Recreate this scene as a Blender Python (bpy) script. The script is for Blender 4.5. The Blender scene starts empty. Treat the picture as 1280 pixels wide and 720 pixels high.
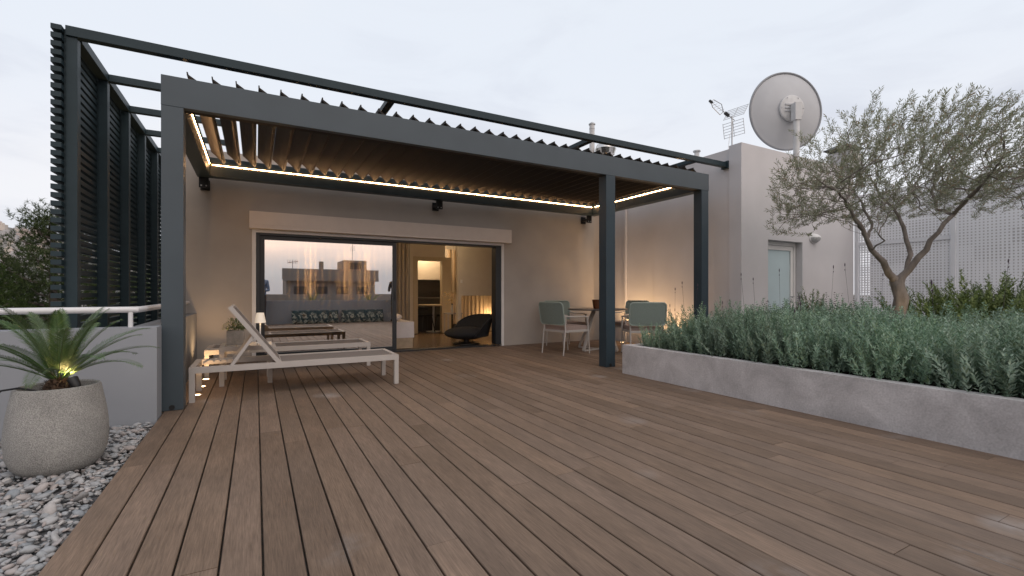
import bpy, bmesh, math, random
import numpy as np
from mathutils import Vector, Matrix, noise as mnoise
from mathutils.kdtree import KDTree

random.seed(7); rng = np.random.default_rng(7)
sc = bpy.context.scene
COL = sc.collection
R = math.radians
YAW = R(28.85); FPX = 581.0; EYE = 1.05

# ------------------------------------------------------------------ materials
def mat(name, color, rough=0.6, metal=0.0, var=0.12, scale=6.0, bump=0.0, bscale=60.0, spec=0.5, stretch=(1, 1, 1),
        c2=None, sheen=0.0, emit=None, estr=0.0):
    m = bpy.data.materials.new(name); m.use_nodes = True
    nt = m.node_tree; n = nt.nodes; L = nt.links
    b = n['Principled BSDF']
    b.inputs['Roughness'].default_value = rough; b.inputs['Metallic'].default_value = metal
    b.inputs['Specular IOR Level'].default_value = spec
    tc = n.new('ShaderNodeTexCoord'); mp = n.new('ShaderNodeMapping'); mp.inputs['Scale'].default_value = stretch
    L.new(tc.outputs['Object'], mp.inputs['Vector'])
    nz = n.new('ShaderNodeTexNoise'); nz.inputs['Scale'].default_value = scale; nz.inputs['Detail'].default_value = 6
    L.new(mp.outputs['Vector'], nz.inputs['Vector'])
    rp = n.new('ShaderNodeValToRGB')
    c = np.array(color[:3]); d = np.array(c2[:3]) if c2 is not None else c * (1 + var)
    lo = c * (1 - var) if c2 is None else c
    rp.color_ramp.elements[0].position = 0.3; rp.color_ramp.elements[1].position = 0.7
    rp.color_ramp.elements[0].color = (*lo, 1); rp.color_ramp.elements[1].color = (*np.minimum(d, 0.95), 1)
    L.new(nz.outputs['Fac'], rp.inputs['Fac']); L.new(rp.outputs['Color'], b.inputs['Base Color'])
    if bump > 0:
        nb = n.new('ShaderNodeTexNoise'); nb.inputs['Scale'].default_value = bscale; nb.inputs['Detail'].default_value = 4
        L.new(mp.outputs['Vector'], nb.inputs['Vector'])
        bp = n.new('ShaderNodeBump'); bp.inputs['Strength'].default_value = bump; bp.inputs['Distance'].default_value = 0.01
        L.new(nb.outputs['Fac'], bp.inputs['Height']); L.new(bp.outputs['Normal'], b.inputs['Normal'])
    if emit is not None:
        b.inputs['Emission Color'].default_value = (*emit, 1); b.inputs['Emission Strength'].default_value = estr
    return m

def island_mat(name, cols, rough=0.6, bump=0.0, bscale=40, trans=0.0, spec=0.4):
    """colour chosen per loose island (pebble, leaf) from a ramp"""
    m = bpy.data.materials.new(name); m.use_nodes = True
    nt = m.node_tree; n = nt.nodes; L = nt.links; b = n['Principled BSDF']
    b.inputs['Roughness'].default_value = rough; b.inputs['Specular IOR Level'].default_value = spec
    g = n.new('ShaderNodeNewGeometry'); rp = n.new('ShaderNodeValToRGB')
    e = rp.color_ramp.elements
    while len(e) < len(cols): e.new(0.5)
    for i, c in enumerate(cols):
        e[i].position = i / max(1, len(cols) - 1); e[i].color = (*c, 1)
    L.new(g.outputs['Random Per Island'], rp.inputs['Fac'])
    out = rp.outputs['Color']
    tc = n.new('ShaderNodeTexCoord')
    nz = n.new('ShaderNodeTexNoise'); nz.inputs['Scale'].default_value = bscale; nz.inputs['Detail'].default_value = 4
    L.new(tc.outputs['Object'], nz.inputs['Vector'])
    mr = n.new('ShaderNodeMapRange'); mr.inputs['To Min'].default_value = 0.75; mr.inputs['To Max'].default_value = 1.25
    L.new(nz.outputs['Fac'], mr.inputs['Value'])
    mx = n.new('ShaderNodeMix'); mx.data_type = 'RGBA'; mx.blend_type = 'MULTIPLY'; mx.inputs['Factor'].default_value = 1
    L.new(out, mx.inputs[6]); L.new(mr.outputs['Result'], mx.inputs[7]); out = mx.outputs[2]
    oi = n.new('ShaderNodeObjectInfo'); hs = n.new('ShaderNodeHueSaturation')
    for sk, lo_, hi_ in (('Hue', .485, .515), ('Value', .82, 1.2), ('Saturation', .8, 1.15)):
        m_ = n.new('ShaderNodeMapRange'); m_.inputs['To Min'].default_value = lo_; m_.inputs['To Max'].default_value = hi_
        if sk == 'Value': L.new(oi.outputs['Random'], m_.inputs['Value'])
        else:
            f_ = n.new('ShaderNodeMath'); f_.operation = 'FRACT'; g_ = n.new('ShaderNodeMath'); g_.operation = 'MULTIPLY'; g_.inputs[1].default_value = 7.3 if sk == 'Hue' else 13.7
            L.new(oi.outputs['Random'], g_.inputs[0]); L.new(g_.outputs[0], f_.inputs[0]); L.new(f_.outputs[0], m_.inputs['Value'])
        L.new(m_.outputs[0], hs.inputs[sk])
    L.new(out, hs.inputs['Color']); out = hs.outputs['Color']
    L.new(out, b.inputs['Base Color'])
    if bump > 0:
        bp = n.new('ShaderNodeBump'); bp.inputs['Strength'].default_value = bump; bp.inputs['Distance'].default_value = 0.005
        L.new(nz.outputs['Fac'], bp.inputs['Height']); L.new(bp.outputs['Normal'], b.inputs['Normal'])
    if trans > 0:
        t = n.new('ShaderNodeBsdfTranslucent'); L.new(out, t.inputs['Color'])
        ms = n.new('ShaderNodeMixShader'); ms.inputs['Fac'].default_value = trans
        L.new(b.outputs['BSDF'], ms.inputs[1]); L.new(t.outputs['BSDF'], ms.inputs[2])
        L.new(ms.outputs['Shader'], n['Material Output'].inputs['Surface'])
    return m

def wood_mat():
    m = bpy.data.materials.new('weathered_deck_wood'); m.use_nodes = True
    nt = m.node_tree; n = nt.nodes; L = nt.links; b = n['Principled BSDF']
    tc = n.new('ShaderNodeTexCoord'); g = n.new('ShaderNodeNewGeometry')
    # offset the grain per board
    cmb = n.new('ShaderNodeCombineXYZ'); mu = n.new('ShaderNodeMath'); mu.operation = 'MULTIPLY'; mu.inputs[1].default_value = 37.0
    L.new(g.outputs['Random Per Island'], mu.inputs[0]); L.new(mu.outputs[0], cmb.inputs['Y']); L.new(mu.outputs[0], cmb.inputs['Z'])
    ad = n.new('ShaderNodeVectorMath'); ad.operation = 'ADD'; L.new(tc.outputs['Object'], ad.inputs[0]); L.new(cmb.outputs[0], ad.inputs[1])
    def nz(scale, stretch, detail=5, src=None):
        mp = n.new('ShaderNodeMapping'); mp.inputs['Scale'].default_value = stretch
        L.new((src or ad).outputs[0], mp.inputs['Vector'])
        t = n.new('ShaderNodeTexNoise'); t.inputs['Scale'].default_value = scale; t.inputs['Detail'].default_value = detail
        t.inputs['Roughness'].default_value = 0.65
        L.new(mp.outputs[0], t.inputs['Vector']); return t
    fine = nz(60, (3.0, 0.14, 1), 8); broad = nz(7, (2.2, 0.3, 1), 5); blot = nz(2.3, (1, 0.6, 1), 5)
    rp = n.new('ShaderNodeValToRGB'); e = rp.color_ramp.elements
    e[0].position = 0.0; e[0].color = (0.138, 0.095, 0.067, 1); e[1].position = 1.0; e[1].color = (0.218, 0.149, 0.103, 1)
    k = e.new(0.5); k.color = (0.176, 0.122, 0.086, 1)
    k = e.new(0.78); k.color = (0.186, 0.132, 0.098, 1)
    L.new(g.outputs['Random Per Island'], rp.inputs['Fac'])
    def mul(a, fac_out, lo, hi, fmin=0.3, fmax=0.7):
        mr = n.new('ShaderNodeMapRange'); mr.inputs['From Min'].default_value = fmin; mr.inputs['From Max'].default_value = fmax
        mr.inputs['To Min'].default_value = lo; mr.inputs['To Max'].default_value = hi
        L.new(fac_out, mr.inputs['Value'])
        mx = n.new('ShaderNodeMix'); mx.data_type = 'RGBA'; mx.blend_type = 'MULTIPLY'; mx.inputs['Factor'].default_value = 1
        L.new(a, mx.inputs[6]); L.new(mr.outputs[0], mx.inputs[7]); return mx.outputs[2]
    c = mul(rp.outputs['Color'], fine.outputs['Fac'], 0.66, 1.32)
    c = mul(c, broad.outputs['Fac'], 0.82, 1.16)
    c = mul(c, blot.outputs['Fac'], 0.86, 1.12)
    # greyed, silvery bleaching patches
    gp = nz(1.1, (1, 1, 1), 4, tc)
    mr = n.new('ShaderNodeMapRange'); mr.inputs['From Min'].default_value = 0.45; mr.inputs['From Max'].default_value = 0.72
    mr.inputs['To Min'].default_value = 0; mr.inputs['To Max'].default_value = 0.55
    L.new(gp.outputs['Fac'], mr.inputs['Value'])
    mx = n.new('ShaderNodeMix'); mx.data_type = 'RGBA'; L.new(mr.outputs[0], mx.inputs['Factor'])
    L.new(c, mx.inputs[6]); mx.inputs[7].default_value = (0.185, 0.150, 0.128, 1); c = mx.outputs[2]
    # white scuffs: few small smudges
    s1 = n.new('ShaderNodeTexVoronoi'); s1.inputs['Scale'].default_value = 1.15; L.new(tc.outputs['Object'], s1.inputs['Vector']); s2 = nz(16, (1, 1.2, 1), 5, tc)
    m1 = n.new('ShaderNodeMapRange'); m1.inputs['From Min'].default_value = 0.20; m1.inputs['From Max'].default_value = 0.04
    L.new(s1.outputs['Distance'], m1.inputs['Value'])
    m2 = n.new('ShaderNodeMapRange'); m2.inputs['From Min'].default_value = 0.42; m2.inputs['From Max'].default_value = 0.62
    L.new(s2.outputs['Fac'], m2.inputs['Value'])
    mm = n.new('ShaderNodeMath'); mm.operation = 'MULTIPLY'; L.new(m1.outputs[0], mm.inputs[0]); L.new(m2.outputs[0], mm.inputs[1])
    m3 = n.new('ShaderNodeMath'); m3.operation = 'MULTIPLY'; m3.inputs[1].default_value = 0.6; L.new(mm.outputs[0], m3.inputs[0])
    mx = n.new('ShaderNodeMix'); mx.data_type = 'RGBA'; L.new(m3.outputs[0], mx.inputs['Factor'])
    L.new(c, mx.inputs[6]); mx.inputs[7].default_value = (0.44, 0.43, 0.43, 1); c = mx.outputs[2]
    L.new(c, b.inputs['Base Color'])
    rr = n.new('ShaderNodeMapRange'); rr.inputs['To Min'].default_value = 0.5; rr.inputs['To Max'].default_value = 0.75
    L.new(broad.outputs['Fac'], rr.inputs['Value']); L.new(rr.outputs[0], b.inputs['Roughness'])
    b.inputs['Specular IOR Level'].default_value = 0.3
    bp = n.new('ShaderNodeBump'); bp.inputs['Strength'].default_value = 0.35; bp.inputs['Distance'].default_value = 0.004
    L.new(fine.outputs['Fac'], bp.inputs['Height']); L.new(bp.outputs['Normal'], b.inputs['Normal'])
    return m

def stone_mat(name, lo, hi, speck=None, scale=5.0, bump=0.25, bscale=90, veins=False):
    m = bpy.data.materials.new(name); m.use_nodes = True
    nt = m.node_tree; n = nt.nodes; L = nt.links; b = n['Principled BSDF']; b.inputs['Roughness'].default_value = 0.8
    tc = n.new('ShaderNodeTexCoord')
    a = n.new('ShaderNodeTexNoise'); a.inputs['Scale'].default_value = scale; a.inputs['Detail'].default_value = 9; a.inputs['Roughness'].default_value = 0.65
    a.inputs['Distortion'].default_value = 0.6
    L.new(tc.outputs['Object'], a.inputs['Vector'])
    rp = n.new('ShaderNodeValToRGB'); rp.color_ramp.elements[0].position = 0.3; rp.color_ramp.elements[1].position = 0.72
    rp.color_ramp.elements[0].color = (*lo, 1); rp.color_ramp.elements[1].color = (*hi, 1)
    L.new(a.outputs['Fac'], rp.inputs['Fac']); c = rp.outputs['Color']
    sp = n.new('ShaderNodeTexNoise'); sp.inputs['Scale'].default_value = bscale; sp.inputs['Detail'].default_value = 3
    L.new(tc.outputs['Object'], sp.inputs['Vector'])
    if speck is not None:
        mr = n.new('ShaderNodeMapRange'); mr.inputs['From Min'].default_value = 0.3; mr.inputs['From Max'].default_value = 0.7
        mr.inputs['To Min'].default_value = 1 - speck; mr.inputs['To Max'].default_value = 1 + speck
        L.new(sp.outputs['Fac'], mr.inputs['Value'])
        mx = n.new('ShaderNodeMix'); mx.data_type = 'RGBA'; mx.blend_type = 'MULTIPLY'; mx.inputs['Factor'].default_value = 1
        L.new(c, mx.inputs[6]); L.new(mr.outputs[0], mx.inputs[7]); c = mx.outputs[2]
    if veins:
        v = n.new('ShaderNodeTexNoise'); v.inputs['Scale'].default_value = 2.2; v.inputs['Detail'].default_value = 8; v.inputs['Distortion'].default_value = 1.4
        L.new(tc.outputs['Object'], v.inputs['Vector'])
        su = n.new('ShaderNodeMath'); su.operation = 'SUBTRACT'; su.inputs[1].default_value = 0.5; L.new(v.outputs['Fac'], su.inputs[0])
        ab = n.new('ShaderNodeMath'); ab.operation = 'ABSOLUTE'; L.new(su.outputs[0], ab.inputs[0])
        mr = n.new('ShaderNodeMapRange'); mr.inputs['From Min'].default_value = 0.0; mr.inputs['From Max'].default_value = 0.014
        mr.inputs['To Min'].default_value = 0.30; mr.inputs['To Max'].default_value = 0.0; L.new(ab.outputs[0], mr.inputs['Value'])
        mx = n.new('ShaderNodeMix'); mx.data_type = 'RGBA'; L.new(mr.outputs[0], mx.inputs['Factor'])
        L.new(c, mx.inputs[6]); mx.inputs[7].default_value = (0.55, 0.54, 0.54, 1); c = mx.outputs[2]
    L.new(c, b.inputs['Base Color'])
    bp = n.new('ShaderNodeBump'); bp.inputs['Strength'].default_value = bump; bp.inputs['Distance'].default_value = 0.006
    L.new(sp.outputs['Fac'], bp.inputs['Height']); L.new(bp.outputs['Normal'], b.inputs['Normal'])
    return m

def emit_mat(name, color, strength):
    m = bpy.data.materials.new(name); m.use_nodes = True; n = m.node_tree.nodes; n.clear()
    e = n.new('ShaderNodeEmission'); o = n.new('ShaderNodeOutputMaterial')
    e.inputs['Color'].default_value = (*color, 1); e.inputs['Strength'].default_value = strength
    m.node_tree.links.new(e.outputs[0], o.inputs['Surface']); return m

def glass_mat(name, tint, refl, gcol=(0.9, 0.9, 0.9)):
    m = bpy.data.materials.new(name); m.use_nodes = True; nt = m.node_tree; n = nt.nodes; n.clear(); L = nt.links
    o = n.new('ShaderNodeOutputMaterial'); t = n.new('ShaderNodeBsdfTransparent'); t.inputs['Color'].default_value = (*tint, 1)
    g = n.new('ShaderNodeBsdfGlossy'); g.inputs['Roughness'].default_value = 0.0; g.inputs['Color'].default_value = (*gcol, 1)
    tc = n.new('ShaderNodeTexCoord'); nz = n.new('ShaderNodeTexNoise'); nz.inputs['Scale'].default_value = 1.3
    L.new(tc.outputs['Object'], nz.inputs['Vector'])
    bp = n.new('ShaderNodeBump'); bp.inputs['Strength'].default_value = 0.02; bp.inputs['Distance'].default_value = 0.01
    L.new(nz.outputs['Fac'], bp.inputs['Height']); L.new(bp.outputs['Normal'], g.inputs['Normal'])
    mx = n.new('ShaderNodeMixShader'); mx.inputs['Fac'].default_value = refl
    L.new(t.outputs[0], mx.inputs[1]); L.new(g.outputs[0], mx.inputs[2]); L.new(mx.outputs[0], o.inputs['Surface']); return m

def perf_mat():
    """powder coated sheet punched with a grid of square holes, in bands of different density"""
    m = bpy.data.materials.new('perforated_sheet'); m.use_nodes = True; nt = m.node_tree; n = nt.nodes; L = nt.links
    b = n['Principled BSDF']; b.inputs['Base Color'].default_value = (0.86, 0.87, 0.90, 1); b.inputs['Roughness'].default_value = 0.55
    tc = n.new('ShaderNodeTexCoord'); sp = n.new('ShaderNodeSeparateXYZ'); L.new(tc.outputs['Object'], sp.inputs[0])
    def mth(op, a, bb=None):
        x = n.new('ShaderNodeMath'); x.operation = op
        for i, v in enumerate((a, bb)):
            if v is None: continue
            if isinstance(v, (int, float)): x.inputs[i].default_value = v
            else: L.new(v, x.inputs[i])
        return x.outputs[0]
    P = 0.050
    fy = mth('ABSOLUTE', mth('SUBTRACT', mth('FRACT', mth('DIVIDE', sp.outputs['Y'], P)), 0.5))
    fz = mth('ABSOLUTE', mth('SUBTRACT', mth('FRACT', mth('DIVIDE', sp.outputs['Z'], P)), 0.5))
    # hole size varies in blocks
    wv = n.new('ShaderNodeTexNoise'); wv.inputs['Scale'].default_value = 1.6
    cy = mth('FLOOR', mth('DIVIDE', sp.outputs['Y'], 0.44)); cz = mth('FLOOR', mth('DIVIDE', sp.outputs['Z'], 0.264))
    cb = n.new('ShaderNodeCombineXYZ'); L.new(cy, cb.inputs['Y']); L.new(cz, cb.inputs['Z'])
    wn = n.new('ShaderNodeTexWhiteNoise'); L.new(cb.outputs[0], wn.inputs['Vector'])
    half = mth('ADD', mth('MULTIPLY', wn.outputs['Value'], 0.15), 0.16)
    hole = mth('MULTIPLY', mth('LESS_THAN', fy, half), mth('LESS_THAN', fz, half))
    t = n.new('ShaderNodeBsdfTransparent'); ms = n.new('ShaderNodeMixShader'); L.new(hole, ms.inputs['Fac'])
    L.new(b.outputs[0], ms.inputs[1]); L.new(t.outputs[0], ms.inputs[2]); L.new(ms.outputs[0], n['Material Output'].inputs['Surface'])
    return m

M = {}
M['deck'] = wood_mat()
M['dark_metal'] = mat('anthracite_powder_coat', (0.032, 0.050, 0.064), 0.42, var=0.06, scale=3, bump=0.03, bscale=300, spec=0.3)
M['metal_lit'] = mat('anthracite_coat_lit', (0.052, 0.070, 0.084), 0.45, var=0.07, scale=2.5, bump=0.03, bscale=300, spec=0.4)  # same paint as the dark coat, with the sky sheen put into the colour
M['trellis'] = mat('teal_black_paint', (0.020, 0.036, 0.044), 0.5, var=0.12, scale=4, bump=0.05, bscale=80, spec=0.25)
M['louver'] = mat('dark_louver_coat', (0.034, 0.029, 0.025), 0.6, var=0.08, scale=3, spec=0.15)
M['black'] = mat('black_metal', (0.012, 0.012, 0.013), 0.45, var=0.1)
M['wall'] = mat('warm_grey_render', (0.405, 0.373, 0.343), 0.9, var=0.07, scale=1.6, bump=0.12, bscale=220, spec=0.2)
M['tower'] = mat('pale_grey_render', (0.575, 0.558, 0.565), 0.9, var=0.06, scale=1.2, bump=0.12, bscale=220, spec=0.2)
M['parapet'] = mat('grey_parapet_render', (0.285, 0.30, 0.325), 0.9, var=0.05, scale=1.8, bump=0.15, bscale=200, spec=0.2)
M['shutter'] = mat('beige_shutter_box', (0.70, 0.63, 0.58), 0.55, var=0.03)
M['lounger'] = mat('taupe_white_powder_coat', (0.42, 0.39, 0.365), 0.45, var=0.04, bump=0.02, bscale=200)
M['sling'] = mat('taupe_sling_mesh', (0.20, 0.18, 0.17), 0.85, var=0.1, scale=250, bump=0.3, bscale=500)
M['white'] = mat('white_paint', (0.72, 0.71, 0.70), 0.4, var=0.03)
M['offwhite'] = mat('offwhite_frame', (0.42, 0.40, 0.38), 0.45, var=0.04)
M['sage'] = mat('sage_rope_mesh', (0.19, 0.24, 0.22), 0.85, var=0.14, scale=120, bump=0.4, bscale=350)
M['sagetube'] = mat('sage_tube', (0.27, 0.335, 0.305), 0.45, var=0.05)
M['cushion'] = mat('taupe_cushion', (0.31, 0.245, 0.22), 0.95, var=0.08, scale=40, bump=0.3, bscale=300)
M['tabletop'] = mat('dark_table_top', (0.05, 0.05, 0.052), 0.3, var=0.1)
M['amber'] = mat('amber_glass', (0.10, 0.035, 0.012), 0.15, var=0.2, scale=8)
M['planter'] = stone_mat('pale_stone_planter', (0.38, 0.365, 0.365), (0.64, 0.62, 0.62), 0.12, 3.2, 0.35, 70, True)
M['pot'] = stone_mat('rough_grey_concrete', (0.27, 0.265, 0.25), (0.37, 0.36, 0.34), 0.40, 6, 0.9, 190)
M['cement'] = stone_mat('smooth_cement_pot', (0.22, 0.20, 0.18), (0.32, 0.29, 0.26), 0.1, 8, 0.2, 60)
M['soil'] = mat('dark_soil', (0.03, 0.022, 0.016), 0.95, var=0.4, scale=30, bump=0.8, bscale=60)
M['pebble'] = island_mat('beach_pebbles', [(0.20, 0.22, 0.24), (0.37, 0.375, 0.38), (0.27, 0.29, 0.315), (0.47, 0.455, 0.44), (0.40, 0.34, 0.31), (0.30, 0.32, 0.345), (0.50, 0.48, 0.46), (0.23, 0.225, 0.22), (0.43, 0.385, 0.36), (0.38, 0.385, 0.395)], 0.65, 0.3, 60)
M['gravel_bed'] = mat('gravel_bed', (0.09, 0.09, 0.095), 0.95, var=0.4, scale=60, bump=0.8, bscale=80)
M['palm_leaf'] = island_mat('sago_leaflets', [(0.045, 0.095, 0.032), (0.080, 0.140, 0.048), (0.062, 0.115, 0.038), (0.115, 0.17, 0.055)], 0.4, 0, 20, 0.12, 0.5)
M['palm_trunk'] = mat('sago_trunk', (0.07, 0.042, 0.025), 0.95, var=0.5, scale=40, bump=1.0, bscale=50)
M['lav'] = island_mat('silvery_lavender_leaf', [(0.165, 0.260, 0.190), (0.265, 0.370, 0.280), (0.200, 0.300, 0.205), (0.36, 0.46, 0.36), (0.20, 0.27, 0.14)], 0.7, 0, 8, 0.3, 0.25)
M['lavstem'] = mat('lavender_stem', (0.10, 0.12, 0.08), 0.9, var=0.2)
M['lavflower'] = mat('dry_flower_spike', (0.075, 0.055, 0.075), 0.95, var=0.3, scale=60)
M['drybrown'] = island_mat('dry_brown_leaf', [(0.06, 0.045, 0.04), (0.09, 0.06, 0.055), (0.05, 0.05, 0.035)], 0.9, 0, 10, 0.1, 0.2)
M['rosemary'] = island_mat('rosemary_leaf', [(0.085, 0.145, 0.042), (0.14, 0.205, 0.06), (0.20, 0.265, 0.09), (0.11, 0.17, 0.06)], 0.6, 0, 10, 0.15, 0.3)
M['olive_leaf'] = island_mat('olive_leaf', [(0.125, 0.145, 0.075), (0.21, 0.225, 0.135), (0.31, 0.325, 0.24), (0.15, 0.17, 0.09), (0.43, 0.44, 0.36), (0.19, 0.20, 0.11), (0.30, 0.215, 0.14)], 0.5, 0, 12, 0.5, 0.4)
M['bark'] = mat('olive_bark', (0.115, 0.098, 0.085), 0.95, c2=(0.26, 0.225, 0.20), scale=14, stretch=(1, 1, 0.35), bump=1.0, bscale=45)
M['pine_leaf'] = island_mat('pine_needles', [(0.032, 0.052, 0.018), (0.048, 0.074, 0.024), (0.070, 0.094, 0.032), (0.040, 0.060, 0.022)], 0.7, 0, 3, 0.15, 0.2)
M['pine_bark'] = mat('pine_bark', (0.12, 0.10, 0.085), 0.95, var=0.35, scale=10, bump=0.8, bscale=20)
M['galv'] = mat('galvanised_metal', (0.46, 0.47, 0.48), 0.4, metal=0.6, var=0.15, scale=12)
M['chrome'] = mat('spun_steel', (0.62, 0.60, 0.58), 0.18, metal=1.0, var=0.1, scale=8)
M['flue'] = mat('white_flue', (0.58, 0.58, 0.58), 0.5, var=0.12, scale=8)
M['dish'] = mat('dish_grey', (0.47, 0.48, 0.50), 0.5, var=0.04, scale=4)
M['perf'] = perf_mat()
M['rimgrey'] = mat('dish_rim_grey', (0.26, 0.27, 0.29), 0.45, var=0.06)
M['screenframe'] = mat('screen_frame', (0.74, 0.75, 0.78), 0.5, var=0.03)
M['frost'] = mat('frosted_blue_glass', (0.46, 0.57, 0.60), 0.25, var=0.05, scale=1.5)
M['lampglass'] = mat('ribbed_lamp_glass', (0.42, 0.42, 0.42), 0.25, var=0.2, scale=30)
M['led'] = emit_mat('warm_led_strip', (1.0, 0.55, 0.25), 56.0)
M['ledhalo'] = emit_mat('led_bloom_glow', (1.0, 0.50, 0.17), 1.5)  # weak orange emission standing in for bloom around the LED strips
M['uplight'] = emit_mat('warm_uplight_lens', (1.0, 0.66, 0.34), 14.0)
M['tubelamp'] = emit_mat('warm_lamp_tube', (1.0, 0.68, 0.36), 34.0)
M['taupe'] = mat('taupe_drape', (0.26, 0.225, 0.195), 0.95, var=0.06)
M['shade'] = mat('white_lamp_shade', (0.8, 0.77, 0.72), 0.6, var=0.02, emit=(1.0, 0.75, 0.48), estr=0.25)
M['glass'] = glass_mat('tinted_reflective_glass', (0.62, 0.58, 0.52), 0.66, (0.97, 0.92, 0.88))
M['darkframe'] = mat('dark_window_frame', (0.022, 0.027, 0.033), 0.4, var=0.06)
M['curtain'] = None
M['inwall'] = mat('interior_plaster', (0.62, 0.56, 0.48), 0.8, var=0.03)
M['inbeige'] = mat('beige_door_panel', (0.50, 0.42, 0.30), 0.6, var=0.04)
M['infloor'] = mat('interior_oak_floor', (0.22, 0.15, 0.09), 0.25, var=0.25, scale=10, stretch=(0.3, 4, 1))
M['linen'] = mat('white_linen', (0.68, 0.64, 0.64), 0.9, var=0.05, bump=0.5, bscale=12)
M['boucle'] = mat('charcoal_upholstery', (0.014, 0.015, 0.018), 0.9, var=0.2, scale=80, bump=0.3, bscale=200)
M['oak'] = mat('pale_oak', (0.42, 0.33, 0.23), 0.5, var=0.15, scale=12, stretch=(1, 6, 1))
M['flower'] = island_mat('pale_blossom', [(0.6, 0.45, 0.2), (0.7, 0.6, 0.4)], 0.8)
M['pillow'] = None
M['rail'] = mat('white_rail_paint', (0.66, 0.66, 0.67), 0.35, var=0.03)
M['roofing'] = mat('roof_membrane', (0.35, 0.34, 0.33), 0.9, var=0.1)
M['town'] = mat('pale_town_render', (0.24, 0.215, 0.20), 0.9, var=0.15, scale=0.5)
M['hill'] = mat('dry_hillside', (0.13, 0.135, 0.13), 0.95, c2=(0.30, 0.27, 0.25), scale=0.02)
M['ground'] = mat('distant_ground', (0.12, 0.12, 0.10), 0.95, var=0.3, scale=0.02)
M['denim'] = mat('blue_shirt', (0.12, 0.18, 0.30), 0.9, var=0.1)
M['skin'] = mat('skin', (0.45, 0.28, 0.2), 0.6, var=0.05)
M['cloth'] = mat('black_clothes', (0.02, 0.02, 0.024), 0.9, var=0.1)

def curtain_mat():
    m = bpy.data.materials.new('sheer_curtain'); m.use_nodes = True; nt = m.node_tree; n = nt.nodes; L = nt.links
    b = n['Principled BSDF']; b.inputs['Base Color'].default_value = (0.72, 0.62, 0.48, 1); b.inputs['Roughness'].default_value = 0.9
    t = n.new('ShaderNodeBsdfTranslucent'); t.inputs['Color'].default_value = (0.8, 0.66, 0.48, 1)
    w = n.new('ShaderNodeTexNoise'); w.inputs['Scale'].default_value = 40
    tc = n.new('ShaderNodeTexCoord'); mp = n.new('ShaderNodeMapping'); mp.inputs['Scale'].default_value = (1, 1, 0.02)
    L.new(tc.outputs['Object'], mp.inputs[0]); L.new(mp.outputs[0], w.inputs['Vector'])
    mr = n.new('ShaderNodeMapRange'); mr.inputs['To Min'].default_value = 0.45; mr.inputs['To Max'].default_value = 0.8
    L.new(w.outputs['Fac'], mr.inputs['Value'])
    ms = n.new('ShaderNodeMixShader'); L.new(mr.outputs[0], ms.inputs['Fac'])
    L.new(b.outputs[0], ms.inputs[1]); L.new(t.outputs[0], ms.inputs[2]); L.new(ms.outputs[0], n['Material Output'].inputs['Surface'])
    return m
M['curtain'] = curtain_mat()
def pillow_mat():
    m = bpy.data.materials.new('leaf_print_fabric'); m.use_nodes = True; nt = m.node_tree; n = nt.nodes; L = nt.links
    b = n['Principled BSDF']; b.inputs['Roughness'].default_value = 0.95
    tc = n.new('ShaderNodeTexCoord'); v = n.new('ShaderNodeTexNoise'); v.inputs['Scale'].default_value = 5; v.inputs['Distortion'].default_value = 2
    L.new(tc.outputs['Object'], v.inputs['Vector']); rp = n.new('ShaderNodeValToRGB'); rp.color_ramp.interpolation = 'CONSTANT'
    rp.color_ramp.elements[0].color = (0.02, 0.05, 0.06, 1); rp.color_ramp.elements[1].position = 0.55; rp.color_ramp.elements[1].color = (0.35, 0.36, 0.3, 1)
    L.new(v.outputs['Fac'], rp.inputs['Fac']); L.new(rp.outputs[0], b.inputs['Base Color']); return m
M['pillow'] = pillow_mat()

# ------------------------------------------------------------------ object helpers
def tag(o, label=None, cat=None, group=None, kind=None):
    if label: o['label'] = label
    if cat: o['category'] = cat
    if group: o['group'] = group
    if kind: o['kind'] = kind
    return o
def thing(name, label, cat, loc=(0, 0, 0), rz=0.0, group=None):
    o = bpy.data.objects.new(name, None); COL.objects.link(o); o.empty_display_size = 0.1
    o.location = loc; o.rotation_euler = (0, 0, rz); return tag(o, label, cat, group)
def obj(name, bm, m, parent=None, smooth=False, label=None, bev=0.0):
    me = bpy.data.meshes.new(name)
    if bev > 0:
        es = [e for e in bm.edges if len(e.link_faces) == 2 and e.calc_face_angle(0) > 0.6]
        bmesh.ops.bevel(bm, geom=es, offset=bev, segments=2, profile=0.6, affect='EDGES')
    bmesh.ops.recalc_face_normals(bm, faces=bm.faces)
    if smooth:
        for f in bm.faces: f.smooth = True
    bm.to_mesh(me); bm.free()
    if m: me.materials.append(m)
    o = bpy.data.objects.new(name, me); COL.objects.link(o)
    if parent: o.parent = parent
    if smooth:
        try: me.set_sharp_from_angle(angle=R(40))
        except Exception: pass
    if label: o['label'] = label
    return o
def raw(name, verts, faces, m, parent=None, smooth=False):
    me = bpy.data.meshes.new(name); me.from_pydata([tuple(v) for v in verts], [], faces)
    if m: me.materials.append(m)
    if smooth: me.polygons.foreach_set('use_smooth', [True] * len(me.polygons))
    me.update()
    o = bpy.data.objects.new(name, me); COL.objects.link(o)
    if parent: o.parent = parent
    return o
def copy_tree(o, parent=None):
    c = o.copy(); COL.objects.link(c)
    if parent is not None:
        c.parent = parent; c.matrix_parent_inverse = o.matrix_parent_inverse
    for ch in list(o.children): copy_tree(ch, c)
    return c
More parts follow.
